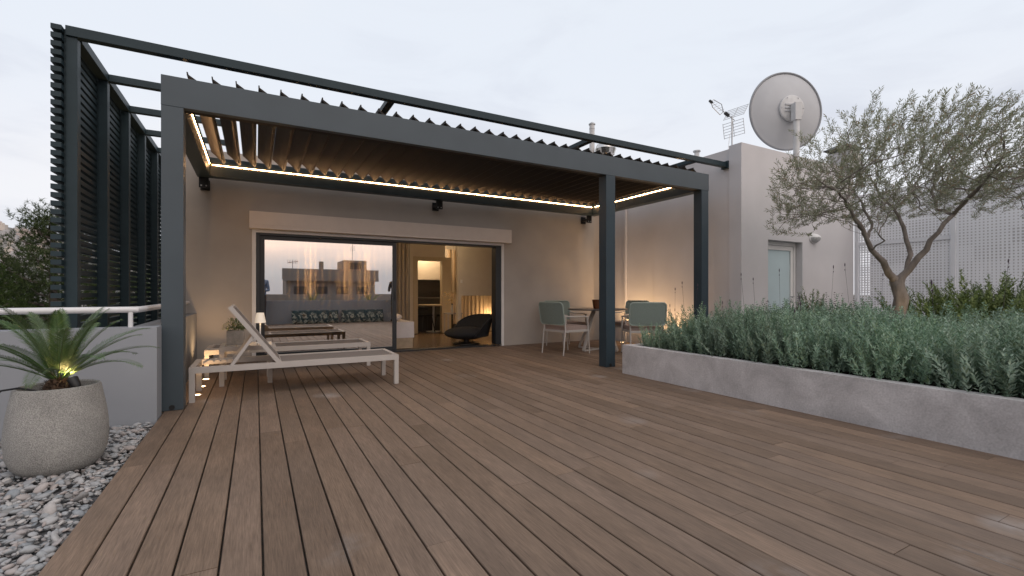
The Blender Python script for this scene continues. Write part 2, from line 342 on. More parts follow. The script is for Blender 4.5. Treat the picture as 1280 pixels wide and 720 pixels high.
def box(bm, x0, x1, y0, y1, z0, z1, mtx=None):
    vs = [bm.verts.new((x, y, z)) for z in (z0, z1) for y in (y0, y1) for x in (x0, x1)]
    if mtx is not None:
        for v in vs: v.co = mtx @ v.co
    for f in ((0, 2, 3, 1), (4, 5, 7, 6), (0, 1, 5, 4), (2, 6, 7, 3), (0, 4, 6, 2), (1, 3, 7, 5)):
        bm.faces.new([vs[i] for i in f])
    return bm
def B(*a, **k): return box(bmesh.new(), *a, **k)
def bar(bm, p, q, w, h, up=(0, 0, 1)):
    """rectangular bar from p to q: w across, h along up"""
    p = Vector(p); q = Vector(q); d = (q - p); Ln = d.length; d.normalize()
    s = d.cross(Vector(up)); s.normalize(); u = s.cross(d)
    mt = Matrix((( d.x, s.x, u.x, p.x), (d.y, s.y, u.y, p.y), (d.z, s.z, u.z, p.z), (0, 0, 0, 1)))
    return box(bm, 0, Ln, -w / 2, w / 2, -h / 2, h / 2, mt)
def tube(bm, pts, r, n=8, closed=False, cap=True):
    pts = [Vector(p) for p in pts]; rs = r if hasattr(r, '__len__') else [r] * len(pts)
    N = len(pts); rings = []; prev = None
    for i, p in enumerate(pts):
        a = pts[(i - 1) % N] if (closed or i > 0) else p; b = pts[(i + 1) % N] if (closed or i < N - 1) else p
        t = (b - a); t.normalize()
        if prev is None:
            s = t.orthogonal(); s.normalize()
        else:
            s = prev - t * prev.dot(t)
            if s.length < 1e-6: s = t.orthogonal()
            s.normalize()
        prev = s; u = t.cross(s)
        rings.append([bm.verts.new(p + (s * math.cos(2 * math.pi * k / n) + u * math.sin(2 * math.pi * k / n)) * rs[i]) for k in range(n)])
    for i in range(N if closed else N - 1):
        A = rings[i]; Bq = rings[(i + 1) % N]
        for k in range(n): bm.faces.new((A[k], A[(k + 1) % n], Bq[(k + 1) % n], Bq[k]))
    if cap and not closed:
        bm.faces.new(rings[0][::-1]); bm.faces.new(rings[-1])
    return bm
def lathe(bm, prof, n=32, c=(0, 0, 0)):
    rings = []
    for r, z in prof:
        if r < 1e-5: rings.append([bm.verts.new((c[0], c[1], c[2] + z))])
        else: rings.append([bm.verts.new((c[0] + r * math.cos(2 * math.pi * k / n), c[1] + r * math.sin(2 * math.pi * k / n), c[2] + z)) for k in range(n)])
    for A, Bq in zip(rings, rings[1:]):
        for k in range(n):
            a, b = A[k % len(A)], A[(k + 1) % len(A)]; d, e = Bq[k % len(Bq)], Bq[(k + 1) % len(Bq)]
            vs = []
            for v in (a, b, e, d):
                if v not in vs: vs.append(v)
            if len(vs) >= 3: bm.faces.new(vs)
    return bm
def rrect(w, h, r, n=5):
    """rounded rectangle loop of (a, b) points centred on 0"""
    out = []
    for cx, cy, a0 in ((w/2 - r, h/2 - r, 0), (-w/2 + r, h/2 - r, 90), (-w/2 + r, -h/2 + r, 180), (w/2 - r, -h/2 + r, 270)):
        for k in range(n + 1):
            a = R(a0 + 90 * k / n); out.append((cx + r * math.cos(a), cy + r * math.sin(a)))
    return out
def light(name, kind, loc, energy, color, parent=None, rot=None, **kw):
    d = bpy.data.lights.new(name, kind); d.energy = energy; d.color = color
    for k, v in kw.items(): setattr(d, k, v)
    o = bpy.data.objects.new(name, d); COL.objects.link(o); o.location = loc
    if rot: o.rotation_euler = rot
    if parent: o.parent = parent
    return o
WARM = (1.0, 0.60, 0.28)
def px(x, y, d):
    """world point seen at photo pixel (x, y) at forward distance d: used to carry the photo's proportions into plan"""
    r = (x - 640) / FPX * d
    return Vector((d * math.sin(YAW) + r * math.cos(YAW), d * math.cos(YAW) - r * math.sin(YAW), EYE + (366 - y) / FPX * d))

# ------------------------------------------------------------------ ground, terrace, deck
tag(obj('ground', B(-4000, 4000, -4000, 6000, -13.2, -13), M['ground']), kind='structure')
def hill():
    N = 70; vs = []; fs = []
    def hz(x, y):
        z = 132 * math.exp(-((x + 500) / 300) ** 2 - ((y - 1150) / 330) ** 2) + 60 * math.exp(-((x + 60) / 260) ** 2 - ((y - 1250) / 300) ** 2)
        z += 14 * mnoise.noise(Vector((x / 90, y / 90, 3))) * min(1, z / 40)
        return z - 13.05
    for j in range(N):
        for i in range(N):
            x = -1500 + 2200 * i / (N - 1); y = 450 + 1500 * j / (N - 1); vs.append((x, y, hz(x, y)))
    for j in range(N - 1):
        for i in range(N - 1):
            a = j * N + i; fs.append((a, a + 1, a + N + 1, a + N))
    o = raw('hill', vs, fs, M['hill'], smooth=True); tag(o, kind='structure')
    return hz
hz = hill()
proto = []
for v in range(3):
    bm = bmesh.new(); w = 10 + 4 * v; h = 7 + 2 * v
    box(bm, -w / 2, w / 2, -5, 5, -3, h); box(bm, -w / 2 + 2, w / 2 - 3, -3, 3, h, h + 2.6)
    for fl_ in range(2):
        for k in range(3): box(bm, -w / 2 + 1.2 + k * 3.2, -w / 2 + 2.8 + k * 3.2, -5.08, -4.99, 1 + fl_ * 3.4, 2.8 + fl_ * 3.4)
    proto.append(bm)
tints = [mat('far_house_%s' % n, c, 0.9, var=0.08, scale=0.3) for n, c in (('cream', (0.56, 0.50, 0.45)), ('rose', (0.50, 0.42, 0.39)), ('grey', (0.44, 0.43, 0.43)))]
pm = []
for v, bm in enumerate(proto):
    me = bpy.data.meshes.new('hillside_house'); bmesh.ops.recalc_face_normals(bm, faces=bm.faces); bm.to_mesh(me); bm.free(); me.materials.append(tints[v]); pm.append(me)
cnt = 0; tries = 0
while cnt < 55 and tries < 4000:
    tries += 1
    x = random.uniform(-640, -180); y = random.uniform(720, 1130)
    d = x * math.sin(YAW) + y * math.cos(YAW); rr = x * math.cos(YAW) - y * math.sin(YAW)
    X = 640 + FPX * rr / d; z = hz(x, y); Yp = 366 - FPX * (z - EYE) / d
    if not (-15 < X < 90 and 262 < Yp < 345): continue
    o = bpy.data.objects.new('hillside_house', pm[cnt % 3]); COL.objects.link(o); o.location = (x, y, z); o.rotation_euler.z = random.uniform(-.6, .6)
    s = random.uniform(.7, 1.15); o.scale = (s, s, s)
    tag(o, 'small pale house among many on the far hillside beyond the pines', 'house', 'houses on the far hillside'); cnt += 1

bm = bmesh.new(); box(bm, -6, 12.5, -1.1, 14, -13, -0.07)
tag(obj('terrace', bm, M['roofing']), kind='structure')

def deck():
    verts = []; faces = []
    P = 0.148; G = 0.0085; C = 0.0028; T = 0.024
    def board(x0, x1, y0, y1):
        dz = random.uniform(-0.0012, 0.0012); b0 = len(verts)
        prof = [(x0, -T), (x0, dz - C), (x0 + C, dz), (x1 - C, dz), (x1, dz - C), (x1, -T)]
        for y in (y0, y1):
            for (x, z) in prof: verts.append((x, y, z))
        for k in range(5): faces.append((b0 + k, b0 + k + 1, b0 + 6 + k + 1, b0 + 6 + k))
        faces.append((b0, b0 + 5, b0 + 4, b0 + 3, b0 + 2, b0 + 1)[::-1]); faces.append((b0 + 6, b0 + 11, b0 + 10, b0 + 9, b0 + 8, b0 + 7))
    x0 = 0.024 - 5 * P; k = 0
    while x0 < 6.95:
        y = -0.75 + random.uniform(-1.6, 0); end = 8.19
        while y < end:
            ln = random.choice((1.45, 1.9, 2.4, 2.85)) + random.uniform(-.1, .1); y1 = min(end, y + ln)
            if end - y1 < 0.4: y1 = end
            a = max(y, -0.75)
            if y1 > a: board(x0 + G / 2, x0 + P - G / 2, a, y1 - 0.0022)
            y = y1
        x0 += P
    o = raw('deck', verts, faces, M['deck']); return tag(o, kind='structure')
deck()
tag(obj('deck_underlay', B(-0.72, 7.0, -0.78, 8.19, -0.066, -0.026), M['black']), kind='structure')

def gravel():
    base = bmesh.new(); bmesh.ops.create_icosphere(base, subdivisions=2, radius=1.0)
    bv = np.array([v.co[:] for v in base.verts]); bf = np.array([[v.index for v in f.verts] for f in base.faces]); base.free()
    shapes = []
    for s in range(14):
        v = bv.copy()
        for i in range(len(v)):
            v[i] *= 1 + 0.28 * mnoise.noise(Vector(v[i] * 1.1) + Vector((s * 7.1, 0, 0))) + 0.10 * mnoise.noise(Vector(v[i] * 2.6) + Vector((s * 3.1, 5, 0)))
        shapes.append(v)
    N = 12500; V = []; F = []; off = 0
    for i in range(N):
        y = random.uniform(0.9, 4.79); x = -0.735 - (random.random() ** 1.15) * 2.1
        if y > 3.2 and (x + 1.063) ** 2 + (y - 3.846) ** 2 < 0.022: continue
        a = random.lognormvariate(math.log(0.0148), 0.38); a = min(a, 0.040)
        v = shapes[i % 14] * np.array([a, a * random.uniform(.55, .95), a * random.uniform(.28, .55)])
        rot = Matrix.Rotation(random.uniform(0, 6.28), 3, 'Z') @ Matrix.Rotation(random.gauss(0, .35), 3, 'X') @ Matrix.Rotation(random.gauss(0, .3), 3, 'Y')
        v = v @ np.array(rot).T
        x = min(x, -0.718 - a * 0.9)
        y = min(y, 4.795 - a)
        v += np.array([x, y, -0.052 + random.random() * 0.036 + a * 0.2])
        V.append(v); F.append(bf + off); off += len(v)
    V = np.concatenate(V); F = np.concatenate(F)
    me = bpy.data.meshes.new('gravel'); me.vertices.add(len(V)); me.vertices.foreach_set('co', V.ravel())
    me.loops.add(F.size); me.loops.foreach_set('vertex_index', F.ravel().astype(np.int32))
    me.polygons.add(len(F)); me.polygons.foreach_set('loop_start', np.arange(0, F.size, 3, dtype=np.int32))
    me.polygons.foreach_set('use_smooth', np.ones(len(F), dtype=bool))
    me.update(calc_edges=True); me.materials.append(M['pebble'])
    o = bpy.data.objects.new('gravel', me); COL.objects.link(o); tag(o, 'grey and white beach pebbles filling the strip beside the deck', 'gravel', kind='stuff')
    tag(obj('gravel_bed', B(-6, -0.724, -1.1, 4.8, -0.069, -0.048), M['gravel_bed']), kind='structure')
gravel()

# ------------------------------------------------------------------ house
YW = 8.2
house = thing('house', 'warm grey rendered penthouse with sliding glass door and beige shutter box', 'house', (0, YW, 0))
def hobj(name, bm, m, parent=None, **k):
    bmesh.ops.translate(bm, vec=(0, -YW, 0), verts=bm.verts); return obj(name, bm, m, parent or house, **k)
bm = bmesh.new()
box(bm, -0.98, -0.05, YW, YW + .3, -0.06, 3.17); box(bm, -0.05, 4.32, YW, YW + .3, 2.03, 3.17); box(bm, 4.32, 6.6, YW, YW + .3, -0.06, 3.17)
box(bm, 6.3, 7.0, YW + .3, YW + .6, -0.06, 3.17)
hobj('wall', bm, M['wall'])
hobj('roof', B(-0.98, 7.0, YW + .3, 13.2, 3.0, 3.16), M['roofing'])
bm = bmesh.new(); box(bm, -0.09, 4.43, YW - .15, YW - .001, 2.03, 2.29); box(bm, -0.09, 4.43, YW - .153, YW - .147, 2.085, 2.092)
hobj('shutter_box', bm, M['shutter'], bev=.006)
bm = bmesh.new(); box(bm, -0.055, 0.0, YW - .02, YW + .1, 0, 2.03); box(bm, 4.27, 4.325, YW - .02, YW + .1, 0, 2.03); box(bm, 0.0, 4.27, YW - .02, YW + .1, 1.985, 2.028)
hobj('door_surround', bm, M['white'])
bm = bmesh.new(); box(bm, 0.0, .05, YW + .0, YW + .18, 0, 1.984); box(bm, 4.15, 4.27, YW + .0, YW + .18, 0.03, 1.984); box(bm, .05, 4.15, YW + .0, YW + .18, 1.95, 1.984); box(bm, .0, 4.15, YW + .005, YW + .18, -0.01, 0.022)
hobj('door_frame', bm, M['darkframe'])
def leaf(x0, x1, y, par, refl=True):
    bm = bmesh.new(); w = .07
    box(bm, x0, x0 + w, y, y + .05, .024, 1.948); box(bm, x1 - w, x1, y, y + .05, .024, 1.948)
    box(bm, x0 + w, x1 - w, y, y + .05, 1.885, 1.948); box(bm, x0 + w, x1 - w, y, y + .05, .024, .1)
    sd = hobj('sliding_door', bm, M['darkframe'], par, bev=.003)
    g = hobj('pane', B(x0 + w, x1 - w, y + .02, y + .028, .1, 1.885), M['glass'], None); g.parent = sd
    h = hobj('handle', B(x1 - .045, x1 - .025, y - .02, y, .92, 1.08), M['black'], None, bev=.004); h.parent = sd
    return sd
leaf(.05, 2.2, YW + .06, house)
# interior shell
bm = bmesh.new(); box(bm, -0.9, 7.0, YW + .31, 13.0, -0.065, -0.012)
hobj('interior_floor', bm, M['infloor'])
bm = bmesh.new(); box(bm, -0.9, 7.0, YW + .31, 13.0, 2.5, 2.6); hobj('interior_ceiling', bm, M['inwall'])
YB = 11.6
bm = bmesh.new(); box(bm, -.98, -.9, YW + .31, 13.2, 0, 2.5); box(bm, 6.9, 6.99, YW + .61, 13.2, 0, 2.5)
# back wall of bedroom with a doorway to the kitchen: opening X from px 522..550
def bx(p, Y): return px(p, 366, Y / (math.cos(YAW) - (p - 640) / FPX * math.sin(YAW))).x
dx0, dx1 = bx(522, YB), bx(552, YB)
box(bm, -.9, dx0 - .12, YB, YB + .1, 0, 2.5); box(bm, dx0 - .12, dx1 + .1, YB, YB + .1, 1.98, 2.5); box(bm, dx1 + .95, 6.9, YB, YB + .1, 0, 2.5)
box(bm, -.9, 6.9, 13.0, 13.15, 0, 2.5)
hobj('interior_wall', bm, M['inwall'])
bm = bmesh.new(); box(bm, dx0 - .12, dx0, YB - .02, YB + .12, 0, 1.98); box(bm, dx0, dx1, YB - .02, YB + .12, 1.88, 1.98); box(bm, dx1, dx1 + .25, YB - .05, YB + .12, 0, 1.98)
hobj('doorway_lining', bm, M['inbeige'])

# full height white panel and niche at the right of the room
YP = 10.2
a0, a1 = bx(573, YP), bx(628, YP)
bm = bmesh.new(); box(bm, a0, a1 + .4, YP, YP + .12, .98, 2.5); box(bm, a0 - .01, a0 + .06, YP - .01, YP + .13, 0, .98); box(bm, a0 + .06, a1 + .4, YP - .03, YP + .3, .2, .27)
hobj('interior_partition', bm, M['inwall'])

def curtain(name, x0, x1, y, z0, z1, label, amp=.03, wl=.11, m='curtain'):
    vs = []; fs = []; n = int((x1 - x0) / .012)
    for i in range(n + 1):
        x = x0 + (x1 - x0) * i / n; w = amp * math.sin(2 * math.pi * x / wl + 1.2 * math.sin(x * 7))
        vs += [(x, y + w, z0), (x, y + w * .9, z1)]
    for i in range(n): fs.append((2 * i, 2 * i + 2, 2 * i + 3, 2 * i + 1))
    o = raw(name, vs, fs, M[m], smooth=True); return tag(o, label, 'curtain')
curtain('curtain', .05, 2.1, YW + .30, .02, 2.45, 'sheer pleated curtain glowing behind the closed sliding glass pane')
curtain('curtain', bx(490, 10.4), bx(513, 10.4), 10.4, .02, 2.45, 'taupe pleated curtain gathered at the edge of the open doorway', .04, .09, 'taupe')
curtain('curtain', a0 + .1, a1 + .4, YP + .6, .28, 1.0, 'warm lit curtain inside the low niche behind the dark armchair', .02, .1)
curtain('curtain', bx(558, 12.6), bx(576, 12.6), 12.6, .1, 2.3, 'bright pleated curtain at the far kitchen window behind the flowers', .03, .12)

# interior furniture
t = thing('bed', 'low bed with white linen just inside the open doorway', 'bed', (1.60, 8.78, 0))
bm = bmesh.new(); box(bm, -1.0, 1.02, -.1, 1.75, 0, .20); obj('base', bm, M['oak'], t, bev=.01)
bm = bmesh.new(); box(bm, -1.0, 1.04, -.12, 1.75, .20, .50); obj('mattress', bm, M['linen'], t, True, bev=.09)
bm = bmesh.new(); bmesh.ops.create_uvsphere(bm, u_segments=16, v_segments=10, radius=1); bmesh.ops.scale(bm, vec=(.3, .22, .09), verts=bm.verts); bmesh.ops.translate(bm, vec=(.6, .2, .58), verts=bm.verts)
obj('pillow', bm, M['linen'], t, True)
t = thing('armchair', 'charcoal shell armchair standing in the open sliding doorway', 'armchair', px(583, 366, 9.6).xy.to_3d(), R(188)); t.scale = (1.14, 1.14, 1.0)
bm = bmesh.new(); bmesh.ops.create_uvsphere(bm, u_segments=28, v_segments=16, radius=1); bmesh.ops.scale(bm, vec=(.40, .40, .13), verts=bm.verts); bmesh.ops.translate(bm, vec=(0, 0, .22), verts=bm.verts)
obj('seat', bm, M['boucle'], t, True)
# curved wrapping shell
vs = []; fs = []; nU, nV = 26, 8
for side in (0, 1):
    for j in range(nV + 1):
        for i in range(nU + 1):
            u = -1 + 2 * i / nU; v = j / nV
            a = R(100) * u + R(180); hgt = (.41 * (1 - abs(u) ** 3.4) + .03)
            rad = .40 + .11 * v * (1 - .4 * abs(u)) - (.055 if side else 0)
            vs.append((rad * math.cos(a), rad * math.sin(a), .16 + hgt * v ** .9))
    o0 = side * (nU + 1) * (nV + 1)
    for j in range(nV):
        for i in range(nU):
            q = o0 + j * (nU + 1) + i; fs.append((q, q + 1, q + nU + 2, q + nU + 1) if side else (q, q + nU + 1, q + nU + 2, q + 1))
o1 = (nU + 1) * (nV + 1)
for i in range(nU):
    q = nV * (nU + 1) + i; fs.append((q, q + 1, o1 + q + 1, o1 + q)); fs.append((i, o1 + i, o1 + i + 1, i + 1))
for j in range(nV):
    q = j * (nU + 1); fs.append((q, o1 + q, o1 + q + nU + 1, q + nU + 1)); q += nU; fs.append((q, q + nU + 1, o1 + q + nU + 1, o1 + q))
raw('backrest', vs, fs, M['boucle'], t, True)
bm = bmesh.new(); lathe(bm, [(0, 0), (.24, 0), (.24, .02), (.05, .04), (.05, .12), (0, .12)], 24); obj('base', bm, M['black'], t, True)
# kitchen beyond
kx = (dx0 + dx1) / 2
t = thing('kitchen_cabinet', 'kitchen units with pale wall cupboards and dark counter beyond the doorway', 'cabinet', (kx + .45, 12.9, 0))
obj('counter', B(-1.3, 1.3, -.5, .09, 0, .88), M['black'], t, bev=.005)
obj('worktop', B(-1.32, 1.32, -.53, .09, .882, .92), M['tabletop'], t)
obj('wall_cupboard', B(-1.3, 1.3, -.28, .09, 1.42, 2.3), M['inwall'], t, bev=.004)
obj('splashback', B(-1.3, 1.3, .06, .09, .925, 1.415), M['tabletop'], t)
t = thing('kitchen_table', 'small pale round kitchen table seen through the inner doorway', 'table', (kx + .25, 12.0, 0))
bm = bmesh.new(); lathe(bm, [(0, .70), (.42, .70), (.43, .715), (.43, .735), (0, .735)], 28); obj('tabletop', bm, M['oak'], t)
bm = bmesh.new(); tube(bm, [(0, 0.03, 0), (0, 0.03, .70)], .03); lathe(bm, [(0, 0), (.22, 0), (.2, .02), (0, .02)], 20); obj('pedestal', bm, M['offwhite'], t)
def kchair(loc, rz, label):
    t = thing('kitchen_chair', label, 'chair', loc, rz)
    bm = bmesh.new(); lathe(bm, [(0, .43), (.2, .43), (.22, .455), (.2, .47), (0, .465)], 20); obj('seat', bm, M['boucle'], t)
    for sx in (-1, 1):
        for sy in (-1, 1):
            bm = bmesh.new(); tube(bm, [(sx * .13, sy * .13, .44), (sx * .2, sy * .2, 0)], [.016, .011], 6); obj('leg', bm, M['black'], t)
    bm = bmesh.new()
    for k in range(9):
        pass
    tube(bm, [(-.2 * math.cos(a), .22 * math.sin(a), .62 + .05 * math.cos(a)) for a in [R(-80 + 16 * k) for k in range(11)]], .035, 6)
    obj('backrest', bm, M['boucle'], t)
kchair((kx - .02, 11.95, 0), .2, 'dark kitchen chair pulled up in front of the pale round table')
kchair((kx + .5, 11.85, 0), 2.2, 'dark kitchen chair beside the doorway lining and pale table')
t = thing('side_table', 'slim pale console holding a vase of flowers in the bedroom', 'console', (bx(566, 10.9), 10.9, 0))
obj('tabletop', B(-.2, .2, -.16, .16, .52, .55), M['offwhite'], t)
for sx in (-.17, .17):
    for sy in (-.13, .13): obj('leg', B(sx - .015, sx + .015, sy - .015, sy + .015, 0, .519), M['offwhite'], t)
t = thing('vase', 'glass vase of pale yellow blossom on the bedroom console', 'vase', (bx(566, 10.9), 10.9, .55))
bm = bmesh.new(); lathe(bm, [(0, 0), (.05, 0), (.06, .08), (.035, .18), (.045, .2)], 16); obj('body', bm, M['lampglass'], t, True)
vs = []; fs = []
for k in range(160):
    c = Vector((random.gauss(0, .09), random.gauss(0, .09), random.uniform(.22, .52))); s = random.uniform(.012, .025)
    q = len(vs); n1 = Vector((random.gauss(0, 1), random.gauss(0, 1), random.gauss(0, 1))).normalized(); n2 = n1.orthogonal().normalized()
    vs += [c + n1 * s, c + n2 * s, c - n1 * s, c - n2 * s]; fs.append((q, q + 1, q + 2, q + 3))
raw('flowers', vs, fs, M['flower'], t)
obj('light_switch', B(0, .05, -.01, 0, 0, .08), M['white'], house).location = (a0 + .05, YP - YW - .001, 1.28)
# lit interior lamps
def ilamp(name, loc, e, label, r=.06):
    t = thing(name, label, 'lamp', loc)
    bm = bmesh.new(); lathe(bm, [(0, 0), (r, 0), (r, .02), (0, .02)], 20); obj('diffuser', bm, M['uplight'], t)
    light('lamp_light', 'POINT', (0, 0, -.15), e, (1, .74, .46), t, shadow_soft_size=.08)
ilamp('ceiling_light', (kx + .1, 12.2, 2.47), 40, 'small lit downlight in the kitchen ceiling')
ilamp('ceiling_light', (3.7, 9.6, 2.47), 8, 'small lit downlight in the ceiling over the armchair')
t = thing('wall_lamp', 'warm lamp in the low niche behind the armchair', 'lamp', (a1 - .1, YP + .85, .5))
bm = bmesh.new(); lathe(bm, [(0, -.06), (.05, -.03), (.05, .03), (0, .06)], 14); obj('bulb', bm, M['uplight'], t); light('lamp_light', 'POINT', (0, -.1, 0), 9, WARM, t, shadow_soft_size=.06).data.energy = 5
for X, lb in ((.80, 'first'), (1.38, 'second'), (1.75, 'third')):
    t = thing('bedside_lamp', 'warm slim lamp glowing through the sheer curtain, %s from the wall' % lb, 'lamp', (X, YW + .375, 1.0))
    bm = bmesh.new(); lathe(bm, [(0, 0), (.022, 0), (.022, .8), (0, .8)], 10); obj('lamp_tube', bm, M['tubelamp'], t)
    bm = bmesh.new(); tube(bm, [(0, 0, 0), (0, 0, -1.0)], .008, 6); obj('stand', bm, M['black'], t)
    bm = bmesh.new(); lathe(bm, [(0, -1.0), (.09, -1.0), (.09, -.985), (0, -.985)], 16); obj('base', bm, M['black'], t)

# ------------------------------------------------------------------ stair tower on the right
TX0, TX1, TY0 = 7.0, 10.54, 4.88
tower = thing('stair_tower', 'pale grey flat roofed stair block with a recessed frosted glass door', 'building', (TX0, TY0, 0))
bm = bmesh.new()
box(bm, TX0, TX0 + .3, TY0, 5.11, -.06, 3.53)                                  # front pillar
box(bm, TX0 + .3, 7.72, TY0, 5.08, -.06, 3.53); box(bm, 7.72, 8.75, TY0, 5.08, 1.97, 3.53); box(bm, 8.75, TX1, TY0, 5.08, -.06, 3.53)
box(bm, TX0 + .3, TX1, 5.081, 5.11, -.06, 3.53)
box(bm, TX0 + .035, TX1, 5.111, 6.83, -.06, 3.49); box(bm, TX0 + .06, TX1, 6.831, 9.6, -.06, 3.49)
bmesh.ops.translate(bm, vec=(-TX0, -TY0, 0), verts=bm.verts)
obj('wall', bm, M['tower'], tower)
bm = bmesh.new(); box(bm, 0, .055, -.0, .0551, -.06, 3.0); bmesh.ops.translate(bm, vec=(0.0, 7.62 - TY0, 0), verts=bm.verts)
obj('downpipe', bm, M['tower'], tower, bev=.01)
bm = bmesh.new(); x0, x1 = 7.725 - TX0, 8.745 - TX0; y = .12
box(bm, x0, x0 + .06, y, y + .07, .0, 1.965); box(bm, x1 - .06, x1, y, y + .07, 0, 1.965); box(bm, x0 + .06, x1 - .06, y, y + .07, 1.90, 1.965)
df = obj('door_frame', bm, M['white'], tower, bev=.004)
bm = bmesh.new(); x0 += .065; x1 -= .065; y += .012
box(bm, x0, x0 + .07, y, y + .05, .01, 1.895); box(bm, x1 - .07, x1, y, y + .05, .01, 1.895); box(bm, x0 + .07, x1 - .07, y, y + .05, 1.82, 1.895); box(bm, x0 + .07, x1 - .07, y, y + .05, .01, .12)
dd = obj('door', bm, M['white'], tower, bev=.004)
obj('pane', B(x0 + .07, x1 - .07, y + .02, y + .03, .12, 1.82), M['frost'], dd)
bm = bmesh.new(); tube(bm, [(x1 - .04, y - .045, .98), (x1 - .15, y - .045, .98)], .009); tube(bm, [(x1 - .04, y, .98), (x1 - .04, y - .045, .98)], .009); obj('handle', bm, M['galv'], dd, True)
t = thing('bulkhead_lamp', 'oval white caged bulkhead lamp on the pale wall beside the frosted door', 'lamp', (9.11, TY0, 2.06))
bm = bmesh.new(); bmesh.ops.create_uvsphere(bm, u_segments=24, v_segments=14, radius=1); bmesh.ops.scale(bm, vec=(.13, .11, .085), verts=bm.verts)
bmesh.ops.bisect_plane(bm, geom=bm.verts[:] + bm.edges[:] + bm.faces[:], plane_co=(0, 0, 0), plane_no=(0, 1, 0), clear_outer=True)
obj('lens', bm, M['lampglass'], t, True)
bm = bmesh.new(); lathe(bm, [(0, 0), (.1, 0), (.1, .02), (0, .02)], 24); bmesh.ops.rotate(bm, matrix=Matrix.Rotation(R(90), 3, 'X'), cent=(0, 0, 0), verts=bm.verts); bmesh.ops.scale(bm, vec=(1.4, 1, .95), verts=bm.verts)
obj('back_plate', bm, M['white'], t)
bm = bmesh.new(); bmesh.ops.create_uvsphere(bm, u_segments=24, v_segments=14, radius=1); bmesh.ops.scale(bm, vec=(.136, .117, .09), verts=bm.verts)
bmesh.ops.bisect_plane(bm, geom=bm.verts[:] + bm.edges[:] + bm.faces[:], plane_co=(0, 0, 0), plane_no=(0, 1, 0), clear_outer=True)
bmesh.ops.bisect_plane(bm, geom=bm.verts[:] + bm.edges[:] + bm.faces[:], plane_co=(0, 0, .012), plane_no=(0, 0, 1), clear_inner=True)
obj('hood', bm, M['white'], t, True)

# ------------------------------------------------------------------ pergola
PX0, PX1, PY0, PY1, PZ0, PZ1 = -0.735, 6.46, 5.08, 8.0, 2.71, 2.98
perg = thing('pergola', 'anthracite louvred pergola with warm LED strips covering the lounge area', 'pergola', (0, PY0, 0))
def pobj(name, bm, m, **k):
    bmesh.ops.translate(bm, vec=(0, -PY0, 0), verts=bm.verts); return obj(name, bm, m, k.pop('parent', perg), **k)
pobj('front_beam', B(PX0, PX1, PY0, PY0 + .07, PZ0, PZ1), M['metal_lit'], bev=.004)
pobj('rear_beam', B(PX0, PX1, PY1 - .14, PY1, PZ0, PZ1), M['dark_metal'], bev=.004)
pobj('side_beam', B(PX0, PX0 + .16, PY0 + .071, PY1 - .141, PZ0, PZ1), M['dark_metal'], bev=.004)
pobj('side_beam', B(PX1 - .16, PX1, PY0 + .071, PY1 - .141, PZ0, PZ1), M['dark_metal'], bev=.004)
bm = bmesh.new(); box(bm, PX0 + .161, PX1 - .161, PY0 + .071, PY0 + .16, PZ0 + .005, PZ0 + .05); pobj('front_gutter', bm, M['louver'])
for x0 in (PX0, 4.31, 6.285):
    w = .165
    p_ = pobj('post', B(x0 + .001, x0 + w, PY0 + .001, PY0 + .159, 0.002, PZ0 - .001), M['dark_metal' if x0 > 0 else 'metal_lit'], bev=.004)  # left post gets the lighter copy of the paint, its sheen coloured in
    bm = bmesh.new(); lathe(bm, [(0, -.003), (.022, -.003), (.022, .004), (0, .004)], 16); bmesh.ops.rotate(bm, matrix=Matrix.Rotation(R(90), 3, 'X'), cent=(0, 0, 0), verts=bm.verts)
    bmesh.ops.translate(bm, vec=(x0 + .08, PY0 + .001, .03), verts=bm.verts)
    pobj('drain_outlet', bm, M['black'], parent=p_)
for x in (PX0 + .08, 2.9, 6.30):
    bm = bmesh.new(); box(bm, x - .06, x + .06, PY1 - .03, PY1 + .002, PZ0 - .15, PZ0 - .002); box(bm, x - .05, x + .05, PY1 + .002, YW - .021, PZ0 - .1, PZ0 - .06); box(bm, x - .06, x + .06, YW - .021, YW - .001, PZ0 - .15, PZ0 + .0)
    b_ = pobj('wall_bracket', bm, M['black'], bev=.003)
    for dxx in (-.03, .03):
        bm = bmesh.new(); box(bm, x + dxx - .009, x + dxx + .009, PY1 - .037, PY1 - .0305, PZ0 - .13, PZ0 - .112); pobj('bolt', bm, M['galv'], parent=b_)
# louvre blades, tilted open
ZB = 2.986; TL = R(46); LB = .236
bx0 = PX0 + .16 + .10; nb = 36; pitch = (PX1 - .16 - .02 - bx0) / (nb - 1) - .0005
bmb = bmesh.new()
prof = [(-.5, -.012), (-.46, -.02), (-.1, -.012), (.1, -.012), (.40, -.016), (.5, .004), (.47, .012), (.40, -.002), (.1, .012), (-.1, .012), (-.42, .004), (-.47, .020), (-.5, .016)]
ra = []; rb_ = []
for (u, w) in prof:
    # blade runs from lower right to upper left
    x = -math.sin(TL) * u * LB + math.cos(TL) * w; z = math.cos(TL) * u * LB + math.sin(TL) * w
    ra.append(bmb.verts.new((x, 0, z))); rb_.append(bmb.verts.new((x, PY1 - .15 - PY0 - .115, z)))
n_ = len(prof)
for k in range(n_): bmb.faces.new((ra[k], ra[(k + 1) % n_], rb_[(k + 1) % n_], rb_[k]))
bmb.faces.new(ra[::-1]); bmb.faces.new(rb_)
bl = obj('louver_blade', bmb, M['louver'], perg); bl.location = (bx0, .078, ZB)
for k in range(1, nb):
    c = bl.copy(); COL.objects.link(c); c.parent = perg; c.location = (bx0 + pitch * k, .078, ZB)
